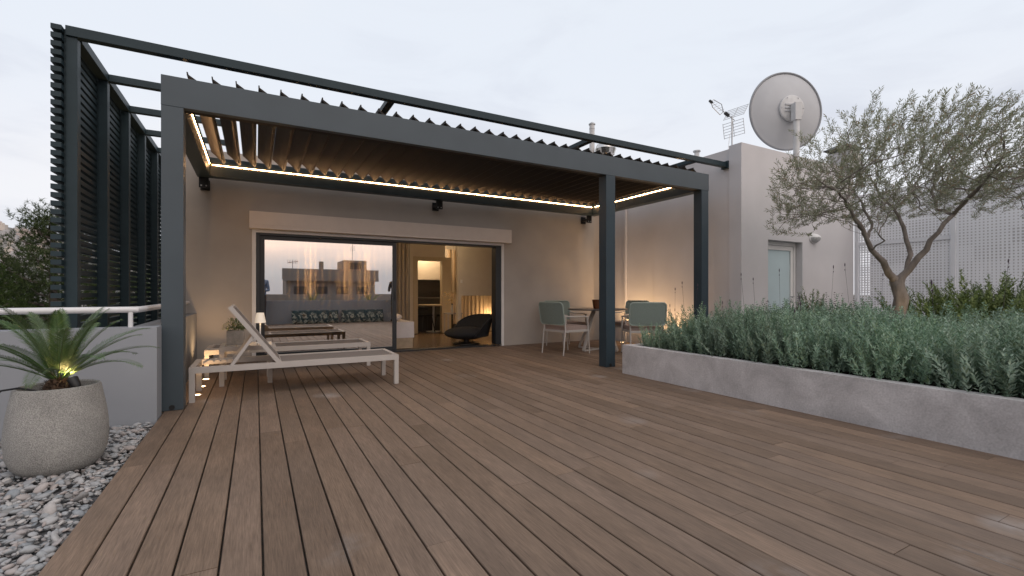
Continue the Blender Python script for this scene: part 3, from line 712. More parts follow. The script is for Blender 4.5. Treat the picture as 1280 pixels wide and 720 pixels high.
# LED strips on the inner faces of the rear and side beams
zl = 2.872
led = [('led_strip', B(PX0 + .161 + .03, PX1 - .19, PY1 - .147, PY1 - .1405, zl - .004, zl + .004)),
       ('led_strip', B(PX0 + .1605, PX0 + .167, PY0 + .25, PY1 - .22, zl - .004, zl + .004)),
       ('led_strip', B(PX1 - .167, PX1 - .1605, PY0 + .25, PY1 - .22, zl - .004, zl + .004))]
for n_, b_ in led: pobj(n_, b_, M['led'])
halo_ = [B(PX0 + .175, PX1 - .175, PY1 - .1404, PY1 - .1401, zl - .014, zl + .014), B(PX0 + .1601, PX0 + .1604, PY0 + .24, PY1 - .21, zl - .014, zl + .014), B(PX1 - .1604, PX1 - .1601, PY0 + .24, PY1 - .21, zl - .014, zl + .014)]
for b_ in halo_: pobj('led_bloom_band', b_, M['ledhalo'])  # added glowing bands, the orange halo behind each strip

# ------------------------------------------------------------------ trellis screen and overhead rails
TXS = -1.33; ZT = 3.24
tr = thing('trellis_screen', 'tall dark slatted privacy screen with overhead rails beside the pergola', 'trellis', (TXS, 5.2, 0))
def tobj(name, bm, m=None, **k):
    bmesh.ops.translate(bm, vec=(-TXS, -5.2, 0), verts=bm.verts); return obj(name, bm, m or M['trellis'], tr, **k)
ys = [5.2 + .9 * k for k in range(6)]
for y in ys: tobj('post', B(TXS - .05, TXS + .022, y - .042, y + .042, -.6, ZT - .06), bev=.003)
bm = bmesh.new()
z = -.5
while z < ZT + .02:
    box(bm, TXS - .128, TXS - .062, 5.10, ys[-1] + .1, z, z + .040)
    z += .0685
tobj('slat_panel', bm)
bm = bmesh.new()
for y in ys: box(bm, TXS - .0635, TXS - .0501, y - .03, y + .03, -.6, ZT)
tobj('slat_batten', bm)
tobj('top_rail', B(TXS - .05, TXS + .03, 5.25, ys[-1], ZT - .059, ZT + .02), bev=.003)
tobj('front_rail', B(TXS - .05, 7.03, 5.14, 5.22, ZT - .058, ZT + .024), M['trellis'], bev=.003)
for y in ys[1:]: tobj('cross_rail', B(TXS + .031, -.3 if y < 8 else -1.2, y - .035, y + .035, ZT - .055, ZT + .015), bev=.003)
for x in (1.33, 4.15, 6.30): tobj('stub_rail', B(x - .04, x + .04, 5.221, 8.4, ZT - .052, ZT + .01), bev=.003)
for x in (1.33, 4.15, 6.3): tobj('roof_bracket', B(x - .04, x + .04, 8.36, 8.44, 3.161, ZT - .053))
tobj('wall_plate', B(6.98, 7.034, 5.113, 5.247, ZT - .08, ZT + .045))

# ------------------------------------------------------------------ parapet and rail
bm = bmesh.new(); box(bm, -8, -.72, 4.8, 5.02, -.07, .765); box(bm, -.96, -.76, 5.02, YW - .001, -.07, .75)
o = obj('parapet_wall', bm, M['parapet']); tag(o, 'grey rendered parapet wall behind the potted sago palm and loungers', 'wall')
t = thing('handrail', 'white tubular handrail along the top of the grey parapet', 'railing', (-.86, 4.92, .76))
bm = bmesh.new(); tube(bm, [(-7, -.02, .15), (-.9, -.02, .15), (-.06, -.02, .15), (-.015, -.005, .15), (0, .04, .15), (0, 3.2, .15)], .026, 12); obj('rail', bm, M['rail'], t, True)
for p in ((-.05, -.02), (-1.6, -.02), (-3.2, -.02), (0, 1.3), (0, 2.6)):
    bm = bmesh.new(); tube(bm, [(p[0], p[1], 0), (p[0], p[1], .13)], .017, 10); obj('rail_post', bm, M['rail'], t, True)

# ------------------------------------------------------------------ planter
PLX0, PLX1, PLY0, PLY1, PLZ = 4.2, 8.3, 0.25, 4.63, .37
plt = thing('planter', 'long low pale stone planter bed edging the deck', 'planter', (PLX0, PLY0, 0))
bm = bmesh.new(); W = .12
box(bm, PLX0, PLX0 + W, PLY0, PLY1, -.005, PLZ); box(bm, PLX1 - W, PLX1, PLY0, PLY1, -.005, PLZ)
box(bm, PLX0 + W, PLX1 - W, PLY0, PLY0 + W, -.005, PLZ); box(bm, PLX0 + W, PLX1 - W, PLY1 - W, PLY1, -.005, PLZ)
bmesh.ops.remove_doubles(bm, verts=bm.verts, dist=1e-4)
bmesh.ops.translate(bm, vec=(-PLX0, -PLY0, 0), verts=bm.verts)
obj('wall', bm, M['planter'], plt)
bm = B(W + .001, PLX1 - PLX0 - W - .001, W + .001, PLY1 - PLY0 - W - .001, 0, PLZ - .06); obj('soil', bm, M['soil'], plt)

# ------------------------------------------------------------------ plants
def quad_leaf(V, F, p, d, side, L, w):
    """narrow pointed leaf, four corners"""
    q = len(V); m = p + d * (L * .5)
    V += [p, m + side * w * .5, p + d * L, m - side * w * .5]; F.append((q, q + 1, q + 2, q + 3))
def shrub_mesh(name, nst, h, spread, leafL, leafW, m, per, lean=.5, up=.75, seed=0, lift=0.0):
    rd = random.Random(seed); V = []; F = []
    for s in range(nst):
        a = rd.uniform(0, 6.283); r0 = spread * .45 * math.sqrt(rd.random())
        p = Vector((r0 * math.cos(a), r0 * math.sin(a), 0)); out = Vector((math.cos(a), math.sin(a), 0)); f = r0 / (spread * .45)
        H = h * rd.uniform(.55, 1.0) * (1 - .25 * f * f); ln = spread * .36 * f * rd.uniform(.6, 1.2) + rd.uniform(-.03, .05)
        k = max(4, int(per * H / h)); prev = None
        tw = Vector((rd.gauss(0, .035), rd.gauss(0, .035), 0))
        for i in range(k):
            t = (i + .6) / k; t = .12 + .88 * t
            q = p + out * (ln * (t ** 1.3)) + tw * t * t + Vector((0, 0, H * (t - .12 * f * t * t) + lift))
            dirv = (out * ln * 1.2 / max(H, .01) + Vector((0, 0, 1)) + tw * 2 * t).normalized()
            for j in range(4 if i < k - 1 else 5):
                b = rd.uniform(0, 6.283); sd = dirv.orthogonal().normalized(); sd.rotate(Matrix.Rotation(b, 3, dirv))
                dl = (dirv * up + sd * (1 - up) * rd.uniform(.7, 1.3) * 1.6).normalized(); cr = dl.cross(dirv)
                if cr.length < 1e-3: cr = dl.orthogonal()
                cr.normalize()
                sz = (.62 + .55 * math.sin(math.pi * min(1, t * .85 + .1))) * rd.uniform(.8, 1.2)
                quad_leaf(V, F, q, dl, cr, leafL * sz, leafW * sz)
    me = bpy.data.meshes.new(name); me.from_pydata([tuple(v) for v in V], [], F); me.materials.append(m); me.update(); return me
def spikes_mesh(name, n, h, spread, seed):
    rd = random.Random(seed); bm = bmesh.new()
    for i in range(n):
        a = rd.uniform(0, 6.28); r = rd.uniform(0, spread); x, y = r * math.cos(a), r * math.sin(a); H = h * rd.uniform(.75, 1.15); lx, ly = rd.gauss(0, .05), rd.gauss(0, .05)
        tube(bm, [(x, y, .2), (x + lx * .5, y + ly * .5, H * .6), (x + lx, y + ly, H)], .0016, 4)
        for zz, L in ((H - .005, .055), (H - .03 - .03, .02)):
            tube(bm, [(x + lx * zz / H, y + ly * zz / H, zz), (x + lx, y + ly, zz + L * .3), (x + lx, y + ly, zz + L * .7), (x + lx, y + ly, zz + L)], [.002, .007, .006, .001], 5)
    me = bpy.data.meshes.new(name); bm.to_mesh(me); bm.free(); me.materials.append(M['lavflower']); return me
lavm = [shrub_mesh('lavender_shrub', 48, .60, .42, .037, .0108, M['lav'], 25, up=.60, seed=k) for k in range(5)]
spm = [spikes_mesh('flower_spike', 1 + k, .72, .14, k + 20) for k in range(3)]
def put_plant(name, me, loc, s, label, cat, group, spike=None, rz=None):
    o = bpy.data.objects.new(name, me); COL.objects.link(o); o.location = loc; o.rotation_euler = (random.gauss(0, .05), random.gauss(0, .05), random.uniform(0, 6.28) if rz is None else rz)
    o.scale = (s, s, s * random.uniform(.93, 1.07)); tag(o, label, cat, group)
    if spike is not None:
        c = bpy.data.objects.new('flower_spike', spike); COL.objects.link(c); c.parent = o
    return o
LAVL = 'silvery green lavender shrub in the dense bed of the stone planter'
x = PLX0 + .30; row = 0
while x < 6.9:
    y = PLY0 + .2 + (row % 2) * .13
    while y < PLY1 - .14:
        xx = x + random.uniform(-.05, .05); yy = y + random.uniform(-.06, .06)
        edge = row == 0
        if (xx - 7.28) ** 2 + (yy - 2.84) ** 2 > .05:
            o = put_plant('lavender_shrub', random.choice(lavm), (xx, yy, PLZ - .07), random.uniform(.90, 1.2) * (.9 if edge else 1.04) * (.66 if yy > 4.08 else 1), LAVL, 'lavender', 'lavender shrubs in the planter',
                      random.choice(spm) if (row > 2 and random.random() < .10) or (yy > 3.9 and random.random() < .4) else None)
            if edge: o.rotation_euler.y = -.08
        y += .285
    x += .285 if row < 4 else .36; row += 1
rosm = shrub_mesh('rosemary_shrub', 110, .66, .50, .034, .0095, M['rosemary'], 40, up=.6, seed=77)
rosm2 = shrub_mesh('rosemary_shrub', 40, .62, .30, .034, .009, M['rosemary'], 34, up=.6, seed=78)
drym = shrub_mesh('dry_shrub', 26, .62, .40, .024, .008, M['drybrown'], 20, up=.55, seed=79)
def at_floor(p_, d): v = px(p_, 366, d); return v.x, v.y
for p_, d, s, me, lb in ((1165, 6.3, 1.66, rosm, 'dark green rosemary bush just beyond the olive trunk'), (1222, 6.1, 1.82, rosm, 'largest dark green rosemary bush, upright, before the perforated screen'),
                         (1268, 6.2, 1.62, rosm, 'dark green rosemary bush furthest along the planter from the frosted door'), (1015, 7.0, 1.45, rosm2, 'small yellowish green conical bush between the frosted door and the dry shrubs')):
    X, Y = at_floor(p_, d); put_plant('rosemary_shrub', me, (X, Y, PLZ - .06), s, lb, 'shrub', None)
for p_, d, s, lb in ((1050, 7.1, 1.45, 'dry brown herb clump in front of the pale stair tower corner'), (1078, 6.9, 1.3, 'dry brown herb clump left of the olive trunk'), (985, 7.1, 1.22, 'low dry brown herb clump at the foot of the frosted door'), (962, 7.0, 1.12, 'low dry brown herb clump near the pillar edge of the stair tower')):
    X, Y = at_floor(p_, d); put_plant('dry_shrub', drym, (X, Y, PLZ - .06), s, lb.replace('left of', 'close beside'), 'shrub', None)
# a few tall single flower stalks, as seen against the pale wall and in front of the warm wall
tall = spikes_mesh('flower_stalk', 1, 1.0, .01, 5)
for p_, d, s in ((933, 6.9, .92), (946, 7.0, .86), (975, 6.9, .98), (1037, 7.0, 1.03), (1064, 6.8, 1.05), (1250, 5.6, 1.02), (843, 6.5, .72), (858, 6.6, .80), (866, 6.5, .77), (1100, 6.4, .9)):
    X, Y = at_floor(p_, d)
    o = bpy.data.objects.new('flower_stalk', tall); COL.objects.link(o); o.location = (X, Y, PLZ - .05); o.scale = (1, 1, s); o.rotation_euler.z = p_
    tag(o, 'thin tall dry flower stalk rising above the lavender bed', 'flower stalk', 'tall flower stalks in the planter')

# ---- olive tree by space colonisation from main limbs
def olive():
    D = 6.0; rd = random.Random(3)
    nodes = []; par = []
    def add(p, pa): nodes.append(Vector(p)); par.append(pa); return len(nodes) - 1
    def limb(pts, start=None):
        idx = start; prevp = nodes[start] if start is not None else None
        for (a, b, dd) in pts:
            q = px(a, b, D + dd)
            if prevp is None: idx = add(q, -1)
            else:
                n = max(1, int((q - prevp).length / .09)); base = prevp.copy()
                for k in range(1, n + 1):
                    w = base.lerp(q, k / n) + Vector((rd.gauss(0, .008), rd.gauss(0, .008), rd.gauss(0, .006))); idx = add(w, idx)
            prevp = nodes[idx]
        return idx
    t0 = limb([(1123, 434, 0), (1122, 395, 0), (1126, 372, 0), (1121, 352, .02)])
    l1 = limb([(1106, 335, -.05), (1090, 312, -.12), (1083, 298, -.15), (1070, 270, -.2), (1056, 250, -.3)], t0)
    limb([(1040, 236, -.45), (1015, 222, -.6)], l1)
    limb([(1066, 240, -.1), (1078, 215, .1)], l1)
    l2 = limb([(1133, 340, .1), (1138, 318, .15), (1133, 300, .25), (1130, 284, .35), (1118, 262, .45)], t0)
    limb([(1102, 246, .6), (1090, 225, .8)], l2); limb([(1135, 246, .4), (1150, 222, .5)], l2)
    l3 = limb([(1136, 338, -.05), (1150, 322, -.12), (1163, 300, -.2), (1180, 280, -.25), (1192, 268, -.25)], t0)
    limb([(1172, 262, .05), (1166, 240, .2), (1176, 214, .3)], l3)
    limb([(1204, 254, -.4), (1222, 238, -.6), (1244, 212, -.8)], l3)
    limb([(1212, 246, -.2), (1235, 222, -.1), (1258, 205, 0)], l3)
    limb([(1084, 300, .25), (1092, 280, .45), (1080, 262, .55), (1072, 245, .7)], l1 - 3 if l1 > 3 else l1)
    limb([(1105, 300, -.6), (1095, 290, -.8)], t0 + 6)
    # attractors inside an umbrella shaped crown
    att = []
    c = px(1135, 215, D)
    right = Vector((math.cos(YAW), -math.sin(YAW), 0)); fw = Vector((math.sin(YAW), math.cos(YAW), 0))
    while len(att) < 3600:
        u = rd.uniform(-1, 1); v = rd.uniform(-1, 1); w = rd.uniform(0, 1)
        if u * u + v * v > 1: continue
        # crown profile from the photo: lower on the near-wall side, higher to the far side
        topz = 3.28 + .12 * u - .60 * (u * u + v * v) ** 1.6 + .18 * mnoise.noise(Vector((u * 3, v * 3, 1)))
        botz = 2.10 + .14 * u + .12 * mnoise.noise(Vector((u * 2.5, v * 2.5, 9))) - .28 * (abs(u) ** 3)
        z = botz + (topz - botz) * w
        p = c + right * (u * 1.70 + .06) + fw * (v * 1.25); p.z = z
        if mnoise.noise(p * 1.9) < -.22: continue
        att.append(p)
    step = .085; infl = .55; kill = .12
    att_alive = list(att)
    for it in range(60):
        if not att_alive: break
        kd = KDTree(len(nodes))
        for i, p in enumerate(nodes): kd.insert(p, i)
        kd.balance(); grow = {}
        rem = []
        for p in att_alive:
            co, i, dist = kd.find(p)
            if dist < kill: continue
            rem.append(p)
            if dist < infl and i > 6: grow.setdefault(i, Vector()); grow[i] += (p - co).normalized()
        att_alive = rem
        if not grow: break
        for i, d in grow.items():
            if d.length < 1e-4: continue
            d.normalize(); d += Vector((rd.gauss(0, .22), rd.gauss(0, .22), rd.gauss(0, .22))) + Vector((0, 0, .12)); d.normalize()
            add(nodes[i] + d * step, i)
    n = len(nodes); ch = [[] for _ in range(n)]
    for i, pa in enumerate(par):
        if pa >= 0: ch[pa].append(i)
    rad = [0.0] * n
    tips = sum(1 for k in ch if not k); EX = math.log(tips) / math.log(.080 / .0022)
    for i in range(n - 1, -1, -1):
        s = sum(rad[k] ** EX for k in ch[i]); rad[i] = max(.0022, s ** (1 / EX)) if ch[i] else .0022
    for i in range(n):
        if i > t0: rad[i] = min(rad[i], 0.046 * math.exp(-(nodes[i] - nodes[t0]).length / 1.05) + .004)
        if False: rad[i] = max(.0022, rad[i] * (.66 if rad[i] > .02 else .66 + .34 * (1 - rad[i] / .02)))
    rad[0] *= 1.08
    bm = bmesh.new()
    # chains
    def main_child(i): return max(ch[i], key=lambda k: rad[k]) if ch[i] else None
    starts = [0] + [k for i in range(n) for k in ch[i] if k != main_child(i)]
    for s in starts:
        chain = [par[s]] if par[s] >= 0 else []
        i = s
        while i is not None: chain.append(i); i = main_child(i)
        pts = [nodes[k] for k in chain]; rs = [rad[k] for k in chain]
        if par[s] >= 0: rs[0] = min(rs[0], rs[1] * 1.25)
        big = max(rs) > .03
        if big:
            rs = [r * (1 + .16 * mnoise.noise(p * 7)) for r, p in zip(rs, pts)]
        if len(pts) > 1: tube(bm, pts, rs, 12 if big else (6 if max(rs) > .008 else 4))
    V = []; F = []
    sway = (right * .75 + Vector((0, 0, .62)) - fw * .1).normalized()
    tw = bmesh.new()
    cen = c.copy(); cen.z = 2.3
    for i in range(n):
        if rad[i] > .0075 or i < 30: continue
        tip = not ch[i]
        for rep in range(2 if tip else 1):
            if not tip and rd.random() < .42: continue
            if nodes[i].z < 2.05 and rd.random() < .45: continue
            base = nodes[i]; outd = (base - cen).normalized()
            d = (sway * .55 + outd * .55 + Vector((rd.gauss(0, .4), rd.gauss(0, .4), rd.gauss(0, .3) + .15))).normalized()
            L = rd.uniform(.10, .26) * (1.25 if base.z > 2.9 else 1); k = int(L / .0155); bend = Vector((rd.gauss(0, .12), rd.gauss(0, .12), rd.gauss(.05, .1)))
            pts = []
            for j in range(k + 1):
                t = j / k; q = base + d * (L * t) + bend * (L * t * t * .4); pts.append(q)
            tube(tw, pts[::3] + [pts[-1]] if len(pts) > 3 else pts, .0014, 3, cap=False)
            for j in range(1, k + 1):
                for sdn in (-1, 1):
                    if rd.random() < .18: continue
                    ax = (d + bend * .4).normalized(); sd = ax.orthogonal().normalized(); sd.rotate(Matrix.Rotation(j * 1.57 + rd.gauss(0, .4), 3, ax))
                    dl = (ax * .72 + sd * sdn * .62).normalized(); cr = dl.cross(Vector((rd.gauss(0, 1), rd.gauss(0, 1), rd.gauss(0, 1)))).normalized()
                    quad_leaf(V, F, pts[j], dl, cr, rd.uniform(.040, .066), rd.uniform(.009, .013))
    # some long thin shoots over the crown
    for (a0, b0, a1, b1, dd) in ((1185, 140, 1222, 110, .2), (1225, 175, 1240, 138, -.1), (1010, 180, 1030, 160, -.4), (1062, 170, 1075, 150, 0), (992, 232, 960, 238, -.5), (1280, 180, 1300, 150, .2)):
        p0 = px(a0, b0, D + dd); p1 = px(a1, b1, D + dd); dvec = (p1 - p0)
        p0 = p0 - dvec * .7
        tube(tw, [p0, p0.lerp(p1, .5) + Vector((0, 0, .03)), p1], .002, 4)
        k = 16
        for j in range(4, k):
            q = p0.lerp(p1, j / k) + Vector((0, 0, .03 * math.sin(math.pi * j / k)))
            if j < 8 and rd.random() < .7: continue
            for sdn in (-1, 1):
                ax = dvec.normalized(); sd = ax.orthogonal(); sd.rotate(Matrix.Rotation(rd.uniform(0, 6), 3, ax)); dl = (ax * .8 + sd.normalized() * .5 * sdn).normalized()
                quad_leaf(V, F, q, dl, dl.cross(Vector((rd.gauss(0, 1), 1, rd.gauss(0, 1)))).normalized(), .05, .010)
    root = thing('olive_tree', 'gnarled olive tree with spreading grey green crown growing in the planter', 'tree', nodes[0])
    for bmm in (bm, tw): bmesh.ops.translate(bmm, vec=-nodes[0], verts=bmm.verts)
    trk = obj('trunk', bm, M['bark'], root, True)
    obj('twig', tw, M['bark'], trk)
    raw('crown', [v - nodes[0] for v in V], F, M['olive_leaf'], root)
    print('olive', n, len(F), tips)
olive()

# ---- sago palm in concrete pot
pot = thing('plant_pot', 'large round rough concrete pot holding the sago palm', 'plant pot', (-1.063, 3.846, -.035))
bm = bmesh.new(); lathe(bm, [(0, 0), (.13, 0), (.172, .014), (.208, .055), (.229, .115), (.237, .195), (.235, .27), (.225, .36), (.208, .46), (.200, .505), (.195, .517), (.186, .520), (.178, .512), (.174, .44), (0, .44)], 64)
obj('body', bm, M['pot'], pot, True)
bm = bmesh.new(); lathe(bm, [(0, .475), (.173, .455)], 40)
for v in bm.verts: v.co.z += random.uniform(0, .015)
obj('soil', bm, M['soil'], pot)
def sago(label, loc, sc_=1.0, nf=27, seed=1, aim=None):
    rd = random.Random(seed); t = thing('sago_palm', label, 'palm', loc)
    bm = bmesh.new(); lathe(bm, [(0, 0), (.075, 0), (.088, .05), (.07, .10), (.03, .13), (0, .135)], 20)
    for v in bm.verts: v.co *= 1 + .12 * mnoise.noise(v.co * 30)
    V = []; F = []
    for k in range(220):
        a = rd.uniform(0, 6.28); z = rd.uniform(.0, .12); r = .085 * (1 - (z / .16) ** 2)
        p = Vector((r * math.cos(a), r * math.sin(a), z)); d = Vector((math.cos(a), math.sin(a), rd.uniform(.3, 1.2))).normalized()
        quad_leaf(V, F, p, d, d.cross(Vector((0, 0, 1))).normalized(), rd.uniform(.02, .05), .014)
    tk = obj('trunk', bm, M['palm_trunk'], t); raw('leaf_base', V, F, M['palm_trunk'], tk)
    for f in range(nf):
        tier = f / nf; az = f * 2.399 + rd.gauss(0, .12); el = R(84 - 58 * tier ** .9 + rd.gauss(0, 4)); L = rd.uniform(.62, .76) * (1 - .12 * (1 - tier))
        out = Vector((math.cos(az), math.sin(az), 0)); pts = []; N = 46
        pos = Vector((0.03 * math.cos(az), .03 * math.sin(az), .11)); e = el; droop = R(46) * (0.55 + .75 * tier) * rd.uniform(.85, 1.15)
        for j in range(N + 1):
            pts.append(pos.copy()); ee = e - droop * (j / N) ** 1.4; pos = pos + (out * math.cos(ee) + Vector((0, 0, math.sin(ee)))) * (L / N)
        bm = bmesh.new(); tube(bm, pts[::5], [.0062 * (1 - .8 * i / 8) for i in range(len(pts[::5]))], 5)
        me_v = []; me_f = []
        for j in range(6, N + 1):
            for half in (0, .5):
                jj = min(N - 1e-6, j - half); i0 = int(jj); p = pts[i0].lerp(pts[min(N, i0 + 1)], jj - i0); ax = (pts[min(N, i0 + 1)] - pts[max(0, i0 - 1)]).normalized()
                sd = ax.cross(Vector((0, 0, 1))).normalized(); nn = sd.cross(ax)
                t_ = jj / N; ll = .105 * math.sin(math.pi * (.12 + .80 * t_)) ** .7 * (1 if t_ < .9 else 1 - (t_ - .9) * 4)
                for s in (-1, 1):
                    d = (sd * s * .80 + ax * (.62 + .4 * t_) + nn * (.34 + rd.gauss(0, .05))).normalized()
                    w = nn.cross(d).normalized()
                    q = len(me_v); m1 = p + d * ll * .55 - nn * .004; e1 = p + d * ll - nn * (.012 + .02 * rd.random())
                    hw = .0019
                    me_v += [p - w * hw * .6, p + w * hw * .6, m1 - w * hw, m1 + w * hw, e1]
                    me_f += [(q, q + 1, q + 3, q + 2), (q + 2, q + 3, q + 4)]
        vv = [bm.verts.new(v) for v in me_v]
        for ff in me_f: bm.faces.new([vv[i] for i in ff])
        me = bpy.data.meshes.new('frond'); bm.to_mesh(me); bm.free(); me.materials.append(M['palm_leaf'])
        o = bpy.data.objects.new('frond', me); COL.objects.link(o); o.parent = t
    t.scale = (sc_,) * 3
    return t
sago('dark green sago palm with arching feathery fronds, lit from below, beside the deck', (-1.063, 3.846, .43), .80)
t = thing('spotlight', 'small black spotlight on the pot rim aimed up at the sago palm', 'spotlight', (-.965, 3.76, .425))
bm = bmesh.new(); lathe(bm, [(0, -.035), (.015, -.035), (.024, -.022), (.028, .034), (.025, .036), (.022, .026), (0, .026)], 20)
mt = Vector((-.55, .5, 1.0)).normalized().to_track_quat('Z', 'Y').to_matrix(); bmesh.ops.rotate(bm, matrix=mt, cent=(0, 0, 0), verts=bm.verts); bmesh.ops.translate(bm, vec=(0, 0, .075), verts=bm.verts)
obj('head', bm, M['black'], t, True)
bm = bmesh.new(); tube(bm, [(0, 0, 0), (0, 0, .06)], .007, 8); obj('stake', bm, M['black'], t)
bm = bmesh.new(); lathe(bm, [(0, 0), (.021, 0)], 16); bmesh.ops.rotate(bm, matrix=mt, cent=(0, 0, 0), verts=bm.verts); bmesh.ops.translate(bm, vec=Vector((0, 0, .075)) + Vector((-.55, .5, 1.0)).normalized() * .032, verts=bm.verts)
obj('lens', bm, M['uplight'], t)
sp = light('lamp_light', 'SPOT', Vector((0, 0, .075)) + Vector((-.55, .5, 1.0)).normalized() * .045, 8.0, (1, .66, .30), t, spot_size=R(70), spot_blend=.6, shadow_soft_size=.02)
sp.rotation_euler = Vector((.55, -.5, -1.0)).normalized().to_track_quat('Z', 'Y').to_euler()
sp.rotation_euler = Vector((.50, -.42, -1.0)).normalized().to_track_quat('Z', 'Y').to_euler()
bm = bmesh.new(); tube(bm, [(-1.08, 3.72, .45), (-1.13, 3.71, .482), (-1.20, 3.72, .500), (-1.27, 3.72, .492), (-1.33, 3.72, .44), (-1.40, 3.70, .2), (-1.46, 3.66, -.02), (-2.0, 3.5, -.03)], .006, 6)
tag(obj('power_cable', bm, M['black'], None, True), 'black cable looping out of the concrete pot', 'cable')

# ------------------------------------------------------------------ deck uplights
def uplight(x, y, label, e=2.6, tilt=0.0, first=[None]):
    t = thing('deck_uplight', label, 'uplight', (x, y, .0025), group='recessed uplights in the deck')
    bm = bmesh.new(); lathe(bm, [(.034, .0), (.046, 0), (.046, .003), (.034, .003), (.034, 0)], 24); obj('bezel', bm, M['galv'], t)
    bm = bmesh.new(); lathe(bm, [(0, .0012), (.0335, .0012)], 24); obj('lens', bm, M['uplight'], t)
    light('lamp_light', 'SPOT', (0, 0, .03), e, WARM, t, rot=(R(180), tilt, 0), spot_size=R(125), spot_blend=.9, shadow_soft_size=.03)
for y, lb in ((5.73, 'glowing deck uplight nearest the tall front post'), (6.22, 'glowing deck uplight second from the front post along the parapet'), (6.72, 'glowing deck uplight third from the front post along the parapet'), (7.70, 'glowing deck uplight nearest the house wall beside the parapet')):
    uplight(-.53, y, lb, 20.0)
for y, lb in ((7.5, 'glowing deck uplight in the corner behind the dining chairs'), (7.05, 'glowing deck uplight by the side wall behind the planter end'), (6.3, 'glowing deck uplight hidden low behind the lavender by the side wall')):
    uplight(6.79, y, lb, 60.0)

t = thing('garden_spotlight', 'small warm spotlight among the lavender at the foot of the olive tree', 'spotlight', (7.05, 2.62, PLZ - .055))
bm = bmesh.new(); tube(bm, [(0, 0, 0), (0, 0, .22)], .008, 8); lathe(bm, [(0, .22), (.03, .22), (.034, .29), (.028, .29), (.026, .275), (0, .275)], 16); obj('head', bm, M['black'], t)
bm = bmesh.new(); lathe(bm, [(0, .280), (.025, .280)], 16); obj('lens', bm, M['uplight'], t)
light('lamp_light', 'SPOT', (0, 0, .30), 4, (1, .70, .32), t, rot=(R(180 - 14), R(14), 0), spot_size=R(80), spot_blend=.8, shadow_soft_size=.03)
# ------------------------------------------------------------------ loungers
def lounger(label, loc, angle):
    t = thing('sun_lounger', label, 'sun lounger', loc, group='sun loungers by the house')
    L, W, H = 2.01, .67, .335; s = .05; rh = .058
    bm = bmesh.new(); box(bm, 0, L, 0, s, H - rh, H); box(bm, 0, L, W - s, W, H - rh, H); box(bm, 0, s, s, W - s, H - rh, H); box(bm, L - s, L, s, W - s, H - rh, H); box(bm, .76, .80, s, W - s, H - rh, H - .012)
    obj('frame', bm, M['lounger'], t, bev=.004)
    for x in (0, L - s):
        for y in (0, W - s): obj('leg', B(x + .001, x + s - .001, y + .001, y + s - .001, 0, H - rh), M['lounger'], t, bev=.003)
    sl = obj('seat_sling', B(.80, L - s - .002, s + .002, W - s - .002, H - .018, H - .008), M['sling'], t)
    # toothed racks inside the head end
    for y in (s + .001, W - s - .021):
        bm = bmesh.new(); zz = [(.06, H - .05)]
        for k in range(6): zz += [(.12 + k * .06, H - .012), (.15 + k * .06, H - .014), (.165 + k * .06, H - .034)]
        zz += [(.50, H - .012), (.56, H - .012), (.56, H - .05)]
        A = [bm.verts.new((a, y, b)) for a, b in zz]; C = [bm.verts.new((a, y + .02, b)) for a, b in zz]
        for k in range(len(zz)): bm.faces.new((A[k], A[(k + 1) % len(zz)], C[(k + 1) % len(zz)], C[k]))
        bm.faces.new(A[::-1]); bm.faces.new(C); obj('toothed_rack', bm, M['lounger'], t)
    # backrest hinged at x=.79
    ca, sa = math.cos(angle), math.sin(angle); hp = Vector((.79, 0, H - .03))
    def bp(u, w, y): return hp + Vector((-ca * u - sa * w * -1 * -1, 0, sa * u - ca * w * -1 * -1)) + Vector((0, y, 0))
    def P(u, w, y): return Vector((hp.x - ca * u + sa * w, y, hp.z + sa * u + ca * w))
    BL = .76 if angle > .1 else .74; inn = .0 if angle > .1 else s + .004
    bm = bmesh.new()
    for y in (inn + .02, W - inn - .02): bar(bm, P(0, 0, y), P(BL, 0, y), .036, .04, (sa, 0, ca))
    bar(bm, P(BL - .018, 0, inn + .038), P(BL - .018, 0, W - inn - .038), .036, .036, (sa, 0, ca)); bar(bm, P(.03, -.002, inn + .038), P(.03, -.002, W - inn - .038), .03, .03, (sa, 0, ca))
    bf = obj('backrest_frame', bm, M['lounger'], t, bev=.003)
    bm = bmesh.new(); A = []
    for u in (.03, BL - .02):
        for y in (inn + .04, W - inn - .04):
            for w in (.012, .018): A.append(bm.verts.new(P(u, w, y)))
    for f in ((0, 1, 3, 2), (4, 6, 7, 5), (0, 4, 5, 1), (2, 3, 7, 6), (0, 2, 6, 4), (1, 5, 7, 3)): bm.faces.new([A[i] for i in f])
    obj('backrest_sling', bm, M['sling'], t)
    if angle > .1:
        for y in (.03, W - .03):
            bm = bmesh.new(); bar(bm, P(.40, -.01, y), Vector((.34, y, H - .02)), .022, .03, (sa, 0, ca)); obj('prop_strut', bm, M['lounger'], t, bev=.002)
        bm = bmesh.new(); tube(bm, [(.34, .04, H - .02), (.34, W - .04, H - .02)], .009, 8); obj('prop_rod', bm, M['lounger'], t)
    return t
lounger('taupe sun lounger nearest the open deck, backrest raised', (-.56, 5.35, 0), R(53))
lounger('taupe sun lounger closest to the glass door, lying flat behind the side table', (-.56, 6.87, 0), R(2))

